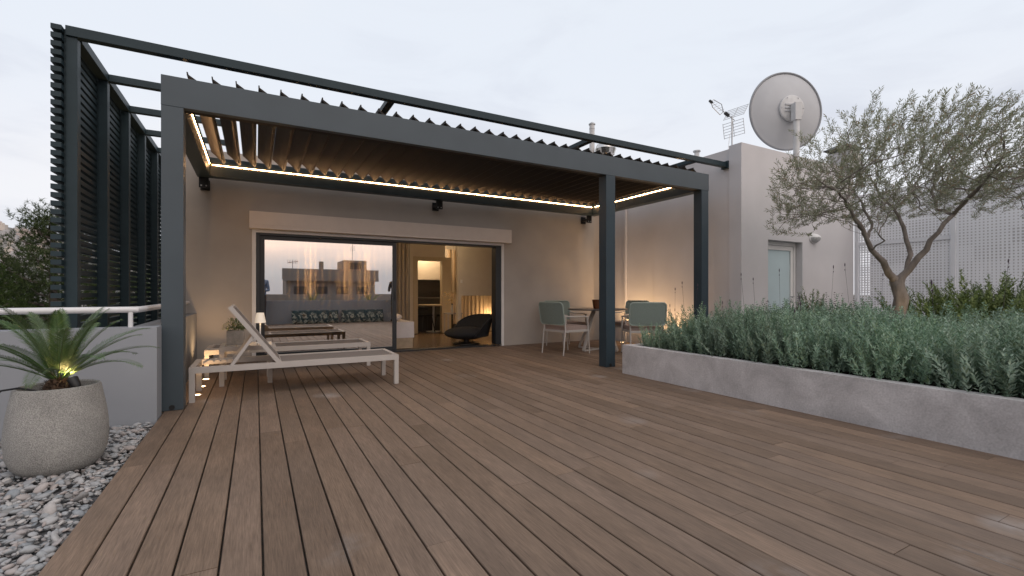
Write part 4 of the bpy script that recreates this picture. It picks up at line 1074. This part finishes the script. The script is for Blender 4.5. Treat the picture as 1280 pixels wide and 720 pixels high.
t = thing('patio_side_table', 'low taupe slatted side table between the two loungers', 'side table', (-.36, 6.12, 0))
H = .44; s = .05; W = .53; Dp = .50
for x in (0, W - s):
    for y in (0, Dp - s): obj('leg', B(x, x + s, y, y + s, 0, H - .05), M['lounger'], t, bev=.003)
bm = bmesh.new(); box(bm, 0, W, 0, s, H - .05, H); box(bm, 0, W, Dp - s, Dp, H - .05, H); box(bm, 0, s, s, Dp - s, H - .05, H); box(bm, W - s, W, s, Dp - s, H - .05, H); obj('frame', bm, M['lounger'], t, bev=.003)
bm = bmesh.new()
for k in range(4): box(bm, s + .008 + k * .108, s + .108 + k * .108, s, Dp - s, H - .016, H + .004)
obj('tabletop', bm, M['lounger'], t, bev=.002)
t = thing('table_lamp', 'small white cordless table lamp glowing on the low side table', 'table lamp', (.045, 6.36, .445))
bm = bmesh.new(); lathe(bm, [(0, 0), (.05, 0), (.05, .012), (.008, .016), (.007, .3), (0, .3)], 24); obj('stem', bm, M['white'], t, True)
bm = bmesh.new(); lathe(bm, [(.063, .245), (.040, .365), (0, .367), (0, .362), (.037, .361), (.059, .246), (.063, .245)], 28); obj('lamp_shade', bm, M['shade'], t, True)
bm = bmesh.new(); lathe(bm, [(0, .33), (.022, .33), (.022, .345), (0, .345)], 16); obj('bulb', bm, M['uplight'], t)
light('lamp_light', 'POINT', (0, 0, .30), 1.3, (1, .72, .42), t, shadow_soft_size=.03)
t = thing('flower_pot', 'square cement pot with a small leafy green plant on the side table', 'plant pot', (-.21, 6.37, .445))
bm = bmesh.new(); box(bm, -.088, .088, -.088, .088, 0, .165)
obj('body', bm, M['cement'], t, bev=.006)
V = []; F = []
for k in range(520):
    a = random.uniform(0, 6.28); r = .125 * math.sqrt(random.random()); z = .165 + random.uniform(0, .17) * (1 - (r / .15) ** 2)
    d = Vector((math.cos(a) * .6, math.sin(a) * .6, random.uniform(-.1, 1))).normalized(); quad_leaf(V, F, Vector((r * math.cos(a), r * math.sin(a), z)), d, d.cross(Vector((random.random(), 0, 1))).normalized(), random.uniform(.02, .042), .016)
raw('foliage', V, F, M['rosemary'], t)

# ------------------------------------------------------------------ dining set
def chair(label, loc, rz):
    t = thing('dining_chair', label, 'chair', loc, rz, group='dining chairs around the table')
    wy = .27
    for s in (-1, 1):
        bm = bmesh.new(); tube(bm, [(-.33, s * wy, 0), (-.285, s * wy, .44), (-.30, s * wy, .66)], [.011, .015, .013], 10); obj('leg', bm, M['offwhite'], t, True)
        bm = bmesh.new(); tube(bm, [(.29, s * wy, 0), (.255, s * wy, .42), (.235, s * wy, .625)], [.011, .015, .013], 10); obj('leg', bm, M['offwhite'], t, True)
        bm = bmesh.new(); tube(bm, [(.27, s * wy, .632), (.1, s * (wy + .008), .643), (-.1, s * (wy + .008), .643), (-.305, s * wy, .655)], .013, 8); bmesh.ops.scale(bm, vec=(1, 1, 1), verts=bm.verts); obj('armrest', bm, M['offwhite'], t, True)
    bm = bmesh.new()
    for s in (-1, 1): bar(bm, (-.29, s * (wy - .012), .40), (.26, s * (wy - .012), .40), .022, .035)
    bar(bm, (-.285, -wy, .40), (-.285, wy, .40), .022, .035, (0, 0, 1)); bar(bm, (.25, -wy, .40), (.25, wy, .40), .022, .035); obj('seat_frame', bm, M['offwhite'], t)
    obj('seat_cushion', B(-.27, .27, -.25, .25, .418, .485), M['cushion'], t, True, bev=.028)
    # backrest: rounded loop, gently curved in plan, leaning back
    def bk(a, b): return (-.345 - .16 * (b + .18) + .22 * a * a, a, .70 + b)
    loop = rrect(.60, .37, .06)
    bm = bmesh.new(); tube(bm, [bk(a, b) for a, b in loop], .0125, 8, True); fr = obj('backrest_frame', bm, M['sagetube'], t, True)
    V = []; F = []; nu, nv = 14, 8
    for side in (0, 1):
        for j in range(nv + 1):
            for i in range(nu + 1):
                a = -.285 + .57 * i / nu; b = -.175 + .35 * j / nv
                p = bk(a, b); V.append((p[0] + (.004 if side else -.004), p[1], p[2]))
    o1 = (nu + 1) * (nv + 1)
    for j in range(nv):
        for i in range(nu):
            q = j * (nu + 1) + i; F.append((q, q + 1, q + nu + 2, q + nu + 1)); q += o1; F.append((q, q + nu + 1, q + nu + 2, q + 1))
    raw('backrest_mesh', V, F, M['sage'], t, True)
    return t
chair('sage mesh dining chair whose back faces the loungers', (4.76, 6.66, 0), R(8))
chair('sage mesh dining chair against the house wall, mostly hidden behind another chair', (5.33, 7.44, 0), R(-92))
chair('sage mesh dining chair with its back to the stone planter', (5.80, 5.92, 0), R(62))
chair('sage mesh dining chair facing the table from the glowing side wall', (6.38, 6.98, 0), R(184))
t = thing('dining_table', 'round dark topped dining table on crossed off-white legs', 'table', (5.55, 6.78, 0), R(15))
bm = bmesh.new(); lathe(bm, [(0, .735), (.53, .735), (.55, .742), (.55, .752), (.545, .758), (0, .758)], 48); obj('tabletop', bm, M['tabletop'], t, True)
for a in (0, 90, 180, 270):
    bm = bmesh.new(); c_, s_ = math.cos(R(a)), math.sin(R(a))
    bar(bm, (.43 * c_, .43 * s_, .012), (.10 * c_, .10 * s_, .73), .05, .03, (c_, s_, .3)); obj('leg', bm, M['offwhite'], t, bev=.003)
bm = bmesh.new(); bar(bm, (-.43, 0, .0125), (.43, 0, .0125), .05, .024); bar(bm, (0, -.43, .0125), (0, .43, .0125), .049, .0235); obj('foot_bar', bm, M['offwhite'], t)
bm = bmesh.new(); lathe(bm, [(0, 0), (.055, 0), (.062, .02), (.083, .165), (.079, .165), (.058, .022), (0, .02)], 28)
o = obj('candle_holder', bm, M['amber'], None, True); o.location = (5.49, 6.74, .759); tag(o, 'tapered dark amber glass candle holder on the dining table', 'candle holder')

# ------------------------------------------------------------------ roof items
def rooft(p_, y, d): return px(p_, y, d)
v = px(740, 190, 10.8)
t = thing('flue_pipe', 'tall slim white flue pipe with cap behind the overhead rail', 'flue', (v.x, v.y, 3.16))
bm = bmesh.new(); top = px(740, 156, 10.8).z - 3.16; lathe(bm, [(0, 0), (.06, 0), (.06, top), (0, top)], 20); obj('pipe', bm, M['flue'], t, True)
bm = bmesh.new(); lathe(bm, [(0, top), (.078, top), (.078, top + .02), (.02, top + .06), (0, top + .06)], 20); lathe(bm, [(.061, top - .1), (.066, top - .1), (.066, top - .09), (.061, top - .09)], 20); obj('cap', bm, M['galv'], t)
v = px(757, 187, 10.6)
t = thing('roof_ventilator', 'spun steel roof ventilator dome beside the white flue', 'ventilator', (v.x, v.y, 3.16))
zc = v.z - 3.16
bm = bmesh.new(); lathe(bm, [(.13, 0), (.13, zc - .15), (.2, zc - .12), (.24, zc), (.2, zc + .1), (.1, zc + .14), (0, zc + .15)], 28)
obj('body', bm, M['chrome'], t, True)
v = px(871, 195, 9.6)
t = thing('flue_pipe', 'short white flue pipe with flat cap beside the stair tower', 'flue', (v.x, v.y, 3.16))
top = px(871, 190, 9.6).z - 3.16; bm = bmesh.new(); lathe(bm, [(0, 0), (.05, 0), (.05, top), (0, top)], 16); obj('pipe', bm, M['flue'], t, True)
bm = bmesh.new(); lathe(bm, [(0, top), (.075, top), (.075, top + .025), (0, top + .03)], 16); obj('cap', bm, M['galv'], t)
# dish
Dd = 8.6; ctr = px(983, 139, Dd); base = px(978, 190, Dd)
t = thing('satellite_dish', 'big pale grey satellite dish seen from behind on the stair tower roof', 'satellite dish', (base.x, base.y, 3.49))
nrm = (Vector((math.sin(YAW), math.cos(YAW), 0)) + Vector((math.cos(YAW), -math.sin(YAW), 0)) * -.10 + Vector((0, 0, .03))).normalized()
q = nrm.to_track_quat('Z', 'Y').to_matrix().to_4x4(); loc0 = ctr - Vector((base.x, base.y, 3.49))
def dm(bm): bmesh.ops.transform(bm, matrix=Matrix.Translation(loc0) @ q, verts=bm.verts); return bm
Rr = 47.0 / FPX * Dd
prof = [(0, -.13 + .0)] + [(Rr * k / 12, -.13 + .15 * (k / 12) ** 2) for k in range(1, 13)]
prof2 = prof + [(Rr + .012, .02), (Rr + .014, .035), (Rr, .038), (Rr - .01, .03)] + [(Rr * k / 12, -.122 + .15 * (k / 12) ** 2) for k in range(11, 0, -1)] + [(0, -.122)]
obj('reflector', dm(lathe(bmesh.new(), prof2, 72)), M['dish'], t, True)
bm = bmesh.new(); tube(bm, [(Rr * 1.008 * math.cos(k * math.pi / 36), Rr * 1.008 * math.sin(k * math.pi / 36), .018) for k in range(72)], .021, 8, True)
obj('rim', dm(bm), M['rimgrey'], t, True)
bm = bmesh.new(); lathe(bm, [(0, -.165), (.22, -.165), (.235, -.155), (.235, -.12), (0, -.12)], 40)
obj('mount_plate', dm(bm), M['flue'], t, True)
bm = bmesh.new()
for z in (-.09, -.03, .03): box(bm, -.15, .15, z + .02, z + .045, -.178, -.164)
for k in range(6): box(bm, .21 * math.cos(k * 1.047) - .008, .21 * math.cos(k * 1.047) + .008, .21 * math.sin(k * 1.047) - .008, .21 * math.sin(k * 1.047) + .008, -.172, -.164)
obj('mount_rib', dm(bm), M['dish'], t)
mp0 = loc0 - nrm * .26 ; 
bm = bmesh.new(); tube(bm, [(mp0.x, mp0.y, 0), (mp0.x, mp0.y, mp0.z + .02)], .05, 16); obj('mast', bm, M['flue'], t, True)
bm = bmesh.new(); c_ = mp0; bar(bm, mp0 + Vector((0, 0, -.26)), mp0 + Vector((0, 0, .05)), .12, .12, (nrm.x, nrm.y, 0)); bar(bm, mp0 + Vector((0, 0, -.02)), loc0 - nrm * .17, .10, .12); bar(bm, mp0 + Vector((0, 0, -.2)), loc0 - nrm * .165 + Vector((0, 0, -.16)), .03, .03)
obj('bracket', bm, M['flue'], t, bev=.006)
bm = bmesh.new(); fp = loc0 + nrm * .62
for a in (0, 2.1, 4.2):
    e_ = loc0 + (q.to_3x3() @ Vector((Rr * .97 * math.cos(a + 1.57), Rr * .97 * math.sin(a + 1.57), .03))); tube(bm, [e_, fp], .009, 6)
tube(bm, [fp, fp - nrm * .12], .035, 12); obj('feed_arm', bm, M['flue'], t)
# TV antenna
Da = 8.3; ab = px(915, 190, Da); at_ = px(915, 148, Da)
t = thing('tv_antenna', 'small rooftop TV antenna with grid reflector on a thin mast', 'antenna', (ab.x, ab.y, 3.48))
O = Vector((ab.x, ab.y, 3.48)); hm = at_.z - 3.48
bm = bmesh.new(); tube(bm, [(0, 0, 0), (0, 0, hm + .04)], .013, 8); obj('mast', bm, M['galv'], t, True)
rv = Vector((math.cos(YAW), -math.sin(YAW), 0)); fv = Vector((math.sin(YAW), math.cos(YAW), 0)); bo = (-rv * .80 - fv * .55 + Vector((0, 0, .22))).normalized()
sdv = (rv * .55 - fv * .80).normalized(); upv = bo.cross(sdv).normalized()
if upv.z < 0: upv = -upv
c0 = Vector((0, 0, hm))
bm = bmesh.new(); tube(bm, [c0 + bo * -.08, c0 + bo * .30], .009, 6)
obj('boom', bm, M['galv'], t)
bm = bmesh.new()
for s in (-1, 1):
    tube(bm, [c0 + bo * .28, c0 + bo * .36 + upv * s * .10, c0 + bo * .60 + upv * s * .07 , c0 + bo * .66], .007, 5)
tube(bm, [c0 + bo * .30, c0 + bo * .66], .004, 5)
for k in range(5): tube(bm, [c0 + bo * (.34 + .07 * k) - sdv * .05, c0 + bo * (.34 + .07 * k) + sdv * .05], .003, 4)
obj('director', bm, M['galv'], t)
bm = bmesh.new(); tube(bm, [c0 + bo * .63, c0 + bo * .70], .022, 8); obj('boom_cap', bm, M['black'], t); bm = bmesh.new(); tube(bm, [c0 + bo * .12, c0 + bo * .22], .03, 8); obj('balun_box', bm, M['black'], t)
bm = bmesh.new()
for s in (-1, 1):
    dirr = (upv * s * .8 - bo * .35).normalized()
    for k in range(6): 
        p = c0 - bo * .02 + dirr * (.05 + .05 * k); tube(bm, [p - sdv * .19, p + sdv * .19], .0045, 5)
    for e_ in (-.19, 0, .19): tube(bm, [c0 - bo * .02 + dirr * .04 + sdv * e_, c0 - bo * .02 + dirr * .31 + sdv * e_], .005, 5)
obj('reflector_grid', bm, M['galv'], t)
bm = bmesh.new(); tube(bm, [(0, 0, hm - .02), (-.05, -.02, hm - .12), (-.02, -.03, hm - .22), (-.09, -.02, hm - .32), (-.12, 0, 0.01)], .004, 5); obj('cable', bm, M['white'], t)
# chimney
v = px(1055, 200, 9.25)
t = thing('chimney', 'rendered chimney with a dark hooded cowl behind the olive crown', 'chimney', (v.x, v.y, 3.49))
hc = px(1055, 188, 9.25).z - 3.49
obj('stack', B(-.2, .2, -.2, .2, 0, hc - .07), M['tower'], t)
bm = bmesh.new(); V_ = [(-.27, -.27, hc), (.27, -.27, hc), (.27, .27, hc), (-.27, .27, hc), (-.12, -.12, hc + .09), (.12, -.12, hc + .09), (.12, .12, hc + .09), (-.12, .12, hc + .09)]
vv = [bm.verts.new(a) for a in V_]
for f in ((0, 1, 5, 4), (1, 2, 6, 5), (2, 3, 7, 6), (3, 0, 4, 7), (4, 5, 6, 7), (3, 2, 1, 0)): bm.faces.new([vv[i] for i in f])
for sx in (-.17, .17):
    for sy in (-.17, .17): box(bm, sx - .02, sx + .02, sy - .02, sy + .02, hc - .07, hc - .001)
obj('cowl', bm, M['black'], t)

# ------------------------------------------------------------------ perforated screen beyond the planter
SX = 10.6
scr = thing('perforated_screen', 'tall white perforated metal screen wall behind the olive tree', 'screen', (SX, 4.86, 0))
zt = 2.62
pw = 1.48; y1 = -.02; k = 0
while y1 > -7.5:
    obj('panel', B(-.004, .004, y1 - pw + .03, y1 - .03, .05, 1.98 if k == 0 else 2.95), M['perf'], scr)
    if k == 0: obj('panel', B(-.004, .004, y1 - pw + .03, y1 - .03, 2.06, 2.95), M['perf'], scr)
    obj('frame_post', B(-.05, .05, y1 - .03, y1 + .03, 0, 2.98), M['screenframe'], scr)
    y1 -= pw; k += 1
bm = bmesh.new(); box(bm, -.03, .03, -1.47, -.051, 1.985, 2.055); obj('frame_rail', bm, M['screenframe'], scr)
bm = bmesh.new(); box(bm, -.032, .032, y1 + pw, -.02, 2.951, 3.0); obj('top_rail', bm, M['screenframe'], scr)
bm = bmesh.new(); box(bm, 11.2, 11.5, -8, 4.87, 0, 2.98); o = obj('screen_backing_wall', bm, M['tower']); tag(o, 'pale backing wall added behind the perforated screen', 'wall')  # added backing: blocks the bright sky so the screen holes read as shaded grey
lw = px(1240, 366, 8.6)
bm = bmesh.new(); box(bm, lw.x, lw.x + 1.6, lw.y - 2.6, lw.y, -.06, 1.22); box(bm, lw.x - .03, lw.x + 1.63, lw.y - 2.63, lw.y + .03, 1.22, 1.36)
o = obj('low_wall', bm, M['tower'], bev=.005); tag(o, 'low white capped wall in front of the perforated screen', 'wall')

# ------------------------------------------------------------------ pines beyond the parapet
def pine(seed, H, W, ntuft):
    rd = random.Random(seed); bm = bmesh.new(); tube(bm, [(0, 0, -1.0), (.1, .05, H * .5), (.05, 0, H * .95)], [.22, .14, .03], 8)
    V = []; F = []
    nb = 34
    br = []
    for b in range(nb):
        z = H * (.22 + .74 * (b / nb) ** .9); a = b * 2.4 + rd.gauss(0, .3); L = W * (1.05 - .75 * (z / H) ** 1.6) * rd.uniform(.6, 1.1)
        d = Vector((math.cos(a), math.sin(a), rd.uniform(.15, .55))); p0 = Vector((.07, .02, z)); p1 = p0 + d * L * .55 + Vector((0, 0, -.1)); p2 = p0 + d * L
        tube(bm, [p0, p1, p2], [.05, .03, .01], 5); br.append((p0, p1, p2, L))
    for k in range(ntuft):
        p0, p1, p2, L = rd.choice(br); t = rd.uniform(.3, 1.05); p = p0.lerp(p1, t * 2) if t < .5 else p1.lerp(p2, (t - .5) * 2)
        p = p + Vector((rd.gauss(0, .24), rd.gauss(0, .24), rd.gauss(.06, .17)))
        ax = Vector((rd.gauss(0, .6), rd.gauss(0, .6), 1)).normalized()
        for j in range(15):
            d = (ax * rd.uniform(.2, 1) + Vector((rd.gauss(0, .6), rd.gauss(0, .6), rd.gauss(0, .45)))).normalized(); q = len(V); w = d.orthogonal().normalized(); w.rotate(Matrix.Rotation(rd.uniform(0, 6), 3, d))
            o_ = p + ax * rd.uniform(0, .12); l_ = rd.uniform(.08, .15); V += [o_ - w * .007, o_ + w * .007, o_ + d * l_]; F.append((q, q + 1, q + 2))
    return bm, V, F
pts = ((20, 15.5, 13, 318, 'pine tree with the widest dark crown, beyond the palm and parapet'), (62, 14.0, 13, 258, 'tall loose topped pine just outside the slatted screen'), (-30, 12.5, 13, 330, 'pine tree at the edge of the terrace view, nearest the street'), (135, 15.0, 13, 285, 'pine tree seen in slivers through the slatted screen'), (190, 17, 13, 300, 'pine tree behind the slatted screen close to the pergola'))
for i, (p_, d, H0, ytop, lb) in enumerate(pts):
    v = px(p_, 366, d); top = px(p_, ytop, d).z; Hh = top + 12.0
    bm, V, F = pine(40 + i, 6.2, 1.7, 2600)
    t = thing('pine_tree', lb, 'tree', (v.x, v.y, top - 6.2))
    tube(bm, [(0, 0, -(Hh - 6.2) + -1), (0, 0, -1.0)], [.3, .22], 8)
    obj('trunk', bm, M['pine_bark'], t); raw('crown', V, F, M['pine_leaf'], t)

# ------------------------------------------------------------------ behind the camera (seen mirrored in the glass)
bm = bmesh.new(); box(bm, -6, 9.5, -1.05, -.85, -.07, .79); o = obj('parapet_wall', bm, M['parapet']); tag(o, 'grey rear parapet mirrored in the sliding glass, cushions leaning on it', 'wall')
t = thing('apartment_building', 'neighbouring flat roofed apartment block mirrored in the sliding glass door', 'building', (8, -50, -13))
bm = bmesh.new(); box(bm, -5, 4.9, 0, 8, 0, 15.6); box(bm, -5.4, 5.2, 7.2, 8.6, 15.6, 16.8); obj('wall', bm, M['town'], t)
bm = bmesh.new(); box(bm, 1.5, 4.3, 1, 6, 16.801, 18.1); obj('penthouse', bm, M['town'], t)
bm = bmesh.new(); box(bm, 2.2, 3.6, 6.001, 6.05, 17.0, 17.8); obj('window', bm, M['darkframe'], t)
bm = bmesh.new(); box(bm, -1, -.5, 3, 3.5, 16.8, 18.0); obj('chimney', bm, M['town'], t)
bm = bmesh.new(); tube(bm, [(2.9, 4, 18.1), (2.9, 4, 21.0)], .025, 5)
for k in range(5): tube(bm, [(2.55 + .03 * k, 4 + .1 * k, 19.5 + .12 * k), (3.25 - .03 * k, 4 + .1 * k, 19.5 + .12 * k)], .012, 4)
tube(bm, [(-4.2, 6, 16.8), (-4.2, 6, 17.9)], .03, 5)
for k in range(7): tube(bm, [(-4.7 + .16 * k, 6, 17.45), (-4.75 + .18 * k, 6, 17.95)], .02, 4)
tube(bm, [(-4.75, 6, 17.6), (-3.6, 6, 17.75)], .03, 5); obj('aerial', bm, M['black'], t)
for k in range(4):
    for zz in (12.9, 9.8):
        w_ = obj('window', B(-4.2 + 2.3 * k, -2.9 + 2.3 * k, 8.001, 8.03, zz, zz + 1.9), M['darkframe'], t)
for zz in (15.0, 12.0): obj('balcony', B(-4.6, 4.4, 8.001, 9.0, zz - .6, zz - .45) if zz < 14 else B(-5.4, 5.2, 8.61, 8.7, 15.4, 15.9), M['town'], t)
obj('railing', B(-4.6, 4.4, 8.95, 9.0, 11.551, 12.4), M['galv'], t)
t = thing('apartment_building', 'long lower apartment block mirrored low in the sliding glass', 'building', (10, -40, -13))
bm = bmesh.new(); box(bm, -14, 16, -3, 3, 0, 13.9); obj('wall', bm, M['town'], t)
def pillow(x, y, rz, tilt, label, m):
    bm = bmesh.new(); N = 12
    bmesh.ops.create_grid(bm, x_segments=N, y_segments=N, size=.23)
    top = bm.verts[:]; 
    g = bmesh.ops.duplicate(bm, geom=bm.faces[:] + bm.verts[:] + bm.edges[:]); low = [e for e in g['geom'] if isinstance(e, bmesh.types.BMVert)]
    for s, vs in ((1, top), (-1, low)):
        for v in vs:
            a, b = abs(v.co.x) / .23, abs(v.co.y) / .23; v.co.z = s * .075 * (max(0, 1 - a ** 2.5) * max(0, 1 - b ** 2.5)) ** .6
    bmesh.ops.remove_doubles(bm, verts=bm.verts, dist=1e-4)
    o = obj('cushion', bm, m, None, True); o.location = (x, y, .225); o.rotation_euler = (R(90 - tilt), 0, rz); return tag(o, label, 'cushion', 'cushions along the rear parapet')
for k in range(4):
    pillow(1.28 + .34 * k, -.68, R(random.uniform(-20, 20)), -14, 'leaf print cushion in the row mirrored low in the glass door', M['pillow'])
    pillow(2.86 + .34 * k, -.68, R(random.uniform(-20, 20)), -14, 'leaf print cushion in the row mirrored low in the glass door', M['pillow'])
for X, lb, sd in ((1.75, 'spotlit sago palm beyond the cushions, mirrored near the table lamp', 5), (3.75, 'spotlit sago palm beyond the cushions, mirrored near the door handle', 6)):
    sago(lb, (X, -1.35, .45), .9, 14, sd)
    t = thing('ground_spotlight', lb.replace('spotlit sago palm', 'ground spotlight under the palm'), 'spotlight', (X + .1, -1.2, .43))
    bm = bmesh.new(); lathe(bm, [(0, 0), (.05, 0), (.05, .04), (0, .05)], 16); obj('head', bm, M['uplight'], t); light('lamp_light', 'POINT', (0, 0, .1), 4, (1, .65, .2), t, shadow_soft_size=.05)
    bm = bmesh.new(); lathe(bm, [(0, 0), (.2, 0), (.3, .45), (.27, .45), (0, .4)], 24); o = obj('plant_pot', bm, M['pot'], None, True); o.location = (X, -1.38, -.0); tag(o, lb.replace('spotlit sago palm', 'round pot of the palm'), 'plant pot')
def person(loc, rz, label, top, legs):
    # continuous skinned body: pelvis root, spine, head, arms, legs
    J = {'pel': (0, 0, .95), 'sp': (0, .02, 1.15), 'ch': (0, .01, 1.36), 'nk': (0, 0, 1.50), 'hd': (0, .02, 1.62), 'tp': (0, .01, 1.74)}
    Rad = {'pel': .15, 'sp': .14, 'ch': .15, 'nk': .06, 'hd': .095, 'tp': .07}
    E_ = [('pel', 'sp'), ('sp', 'ch'), ('ch', 'nk'), ('nk', 'hd'), ('hd', 'tp')]
    for s, n in ((-1, 'l'), (1, 'r')):
        J[n + 'hip'] = (s * .10, 0, .88); J[n + 'kn'] = (s * .11, .03, .48); J[n + 'an'] = (s * .12, -.01, .09); J[n + 'ft'] = (s * .14, .15, .04)
        J[n + 'sh'] = (s * .19, 0, 1.41); J[n + 'el'] = (s * .25, .02, 1.13); J[n + 'wr'] = (s * .20, .24, 1.12); J[n + 'hn'] = (s * .15, .32, 1.15)
        for k, r in (('hip', .10), ('kn', .062), ('an', .045), ('ft', .038), ('sh', .065), ('el', .045), ('wr', .032), ('hn', .036)): Rad[n + k] = r
        E_ += [('pel', n + 'hip'), (n + 'hip', n + 'kn'), (n + 'kn', n + 'an'), (n + 'an', n + 'ft'), ('ch', n + 'sh'), (n + 'sh', n + 'el'), (n + 'el', n + 'wr'), (n + 'wr', n + 'hn')]
    ks = list(J); me = bpy.data.meshes.new('person'); me.from_pydata([J[k] for k in ks], [(ks.index(a), ks.index(b)) for a, b in E_], [])
    o = bpy.data.objects.new('person', me); COL.objects.link(o); o.location = loc; o.rotation_euler.z = rz
    md = o.modifiers.new('skin', 'SKIN'); sd = me.skin_vertices[0].data
    for i, k in enumerate(ks): sd[i].radius = (Rad[k], Rad[k]); sd[i].use_root = (k == 'pel')
    ss = o.modifiers.new('sub', 'SUBSURF'); ss.levels = 2; ss.render_levels = 2
    m = bpy.data.materials.new('clothed_person'); m.use_nodes = True; nt = m.node_tree; n = nt.nodes; L = nt.links
    tc = n.new('ShaderNodeTexCoord'); sp_ = n.new('ShaderNodeSeparateXYZ'); L.new(tc.outputs['Object'], sp_.inputs[0])
    rp = n.new('ShaderNodeValToRGB'); rp.color_ramp.interpolation = 'CONSTANT'; e = rp.color_ramp.elements
    e[0].color = (.02, .02, .02, 1); e[1].position = .05; e[1].color = (*legs, 1)
    for pz, c in ((.485, top), (.755, (.4, .25, .18)), (.845, (.03, .02, .015))):
        k = e.new(pz); k.color = (*c, 1)
    mr = n.new('ShaderNodeMath'); mr.operation = 'DIVIDE'; mr.inputs[1].default_value = 2.0; L.new(sp_.outputs['Z'], mr.inputs[0]); L.new(mr.outputs[0], rp.inputs['Fac']); L.new(rp.outputs[0], n['Principled BSDF'].inputs['Base Color'])
    n['Principled BSDF'].inputs['Roughness'].default_value = .9
    me.materials.append(m); return tag(o, label, 'person')
person((.12, -.55, 0), R(10), 'standing person in a blue shirt and dark trousers mirrored at the glass edge', (.16, .22, .33), (.03, .03, .04))
person((4.50, -.45, 0), R(25), 'standing person in dark clothes mirrored beside the door handle', (.03, .03, .035), (.02, .02, .025))

# ------------------------------------------------------------------ world, sun, camera
w = bpy.data.worlds.new('World'); sc.world = w; w.use_nodes = True; nt = w.node_tree; n = nt.nodes; L = nt.links
bg = n['Background']; bg.inputs['Strength'].default_value = 0.1
sky = n.new('ShaderNodeTexSky'); sky.sky_type = 'NISHITA'; sky.sun_disc = False
SUN_EL, SUN_AZ = R(44), R(170)                                   # azimuth clockwise from +Y
sky.sun_elevation = SUN_EL; sky.sun_rotation = SUN_AZ
tc = n.new('ShaderNodeTexCoord'); sp = n.new('ShaderNodeSeparateXYZ'); L.new(tc.outputs['Generated'], sp.inputs[0])
def mrange(v, a, b, c, d):
    m = n.new('ShaderNodeMapRange'); m.interpolation_type = 'SMOOTHSTEP'
    for k, x in zip(('From Min', 'From Max', 'To Min', 'To Max'), (a, b, c, d)): m.inputs[k].default_value = x
    L.new(v, m.inputs['Value']); return m.outputs['Result']
def mixc(f, a, b, mode='MIX'):
    m = n.new('ShaderNodeMix'); m.data_type = 'RGBA'; m.blend_type = mode
    for i, x in ((0, f), (6, a), (7, b)):
        if isinstance(x, (int, float)): m.inputs[i].default_value = x
        elif isinstance(x, tuple): m.inputs[i].default_value = (*x, 1)
        else: L.new(x, m.inputs[i])
    return m.outputs[2]
K = 10.0                                                          # 1 / background strength
def col(r, g, b): return (r * K, g * K, b * K)
up = mrange(sp.outputs['Z'], 0.02, 0.45, 0, 1)
front = mixc(up, col(.96, .945, .975), col(.87, .92, 1.0))
back_hi = mixc(mrange(sp.outputs['Z'], .12, .36, 0, 1), col(1.95, 1.50, 1.26), col(1.42, 1.33, 1.30))
back = mixc(mrange(sp.outputs['Z'], .025, .115, 0, 1), col(.58, .60, .68), back_hi)
bf = mrange(sp.outputs['Y'], .15, -.65, 0, 1)
base = mixc(bf, front, back)
base = mixc(mrange(sp.outputs['X'], -.25, -.95, 0, 1), base, mixc(1.0, base, (.64, .66, .70), 'MULTIPLY'))
# soft cloud streaks
mp = n.new('ShaderNodeMapping'); mp.inputs['Scale'].default_value = (1, 1, 3.2); L.new(tc.outputs['Generated'], mp.inputs[0])
nz = n.new('ShaderNodeTexNoise'); nz.inputs['Scale'].default_value = 2.6; nz.inputs['Detail'].default_value = 7; nz.inputs['Roughness'].default_value = .55; nz.inputs['Distortion'].default_value = .5
L.new(mp.outputs[0], nz.inputs['Vector'])
lowmask = mrange(sp.outputs['Z'], .48, .12, .25, 1)
cf = n.new('ShaderNodeMath'); cf.operation = 'MULTIPLY'; L.new(mrange(nz.outputs['Fac'], .47, .68, 0, .85), cf.inputs[0]); cm_ = n.new('ShaderNodeMath'); cm_.operation = 'MULTIPLY'; L.new(lowmask, cm_.inputs[0]); L.new(mrange(bf, 0, 1, 1, .35), cm_.inputs[1]); L.new(cm_.outputs[0], cf.inputs[1])
base = mixc(cf.outputs[0], base, col(.66, .69, .79))
nz2 = n.new('ShaderNodeTexNoise'); nz2.inputs['Scale'].default_value = 1.7; nz2.inputs['Detail'].default_value = 5; L.new(mp.outputs[0], nz2.inputs['Vector'])
base = mixc(mrange(nz2.outputs['Fac'], .52, .75, 0, .5), base, col(.98, .97, .985))
fin = mixc(.92, sky.outputs['Color'], base)
L.new(fin, bg.inputs['Color'])
sd = Vector((math.sin(SUN_AZ) * math.cos(SUN_EL), math.cos(SUN_AZ) * math.cos(SUN_EL), math.sin(SUN_EL)))
su = light('sun', 'SUN', (0, -10, 20), 0.55, (1, .90, .82), angle=R(36)); su.rotation_euler = sd.to_track_quat('Z', 'Y').to_euler()

cam = bpy.data.cameras.new('camera'); co = bpy.data.objects.new('camera', cam); COL.objects.link(co); sc.camera = co
co.location = (0, 0, EYE); co.rotation_euler = (R(90), 0, -YAW); cam.sensor_width = 36; cam.lens = FPX / 1280 * 36; cam.shift_y = 6 / 1280
cam.clip_start = .05; cam.clip_end = 9000
vs_ = sc.view_settings; vs_.view_transform = 'Standard'; vs_.look = 'None'; vs_.exposure = 0; vs_.gamma = 1; vs_.use_curve_mapping = False
sc.cycles.use_denoising = True
sc.cycles.max_bounces = 8; sc.cycles.transparent_max_bounces = 12; sc.cycles.sample_clamp_indirect = 6; sc.cycles.caustics_reflective = False; sc.cycles.caustics_refractive = False
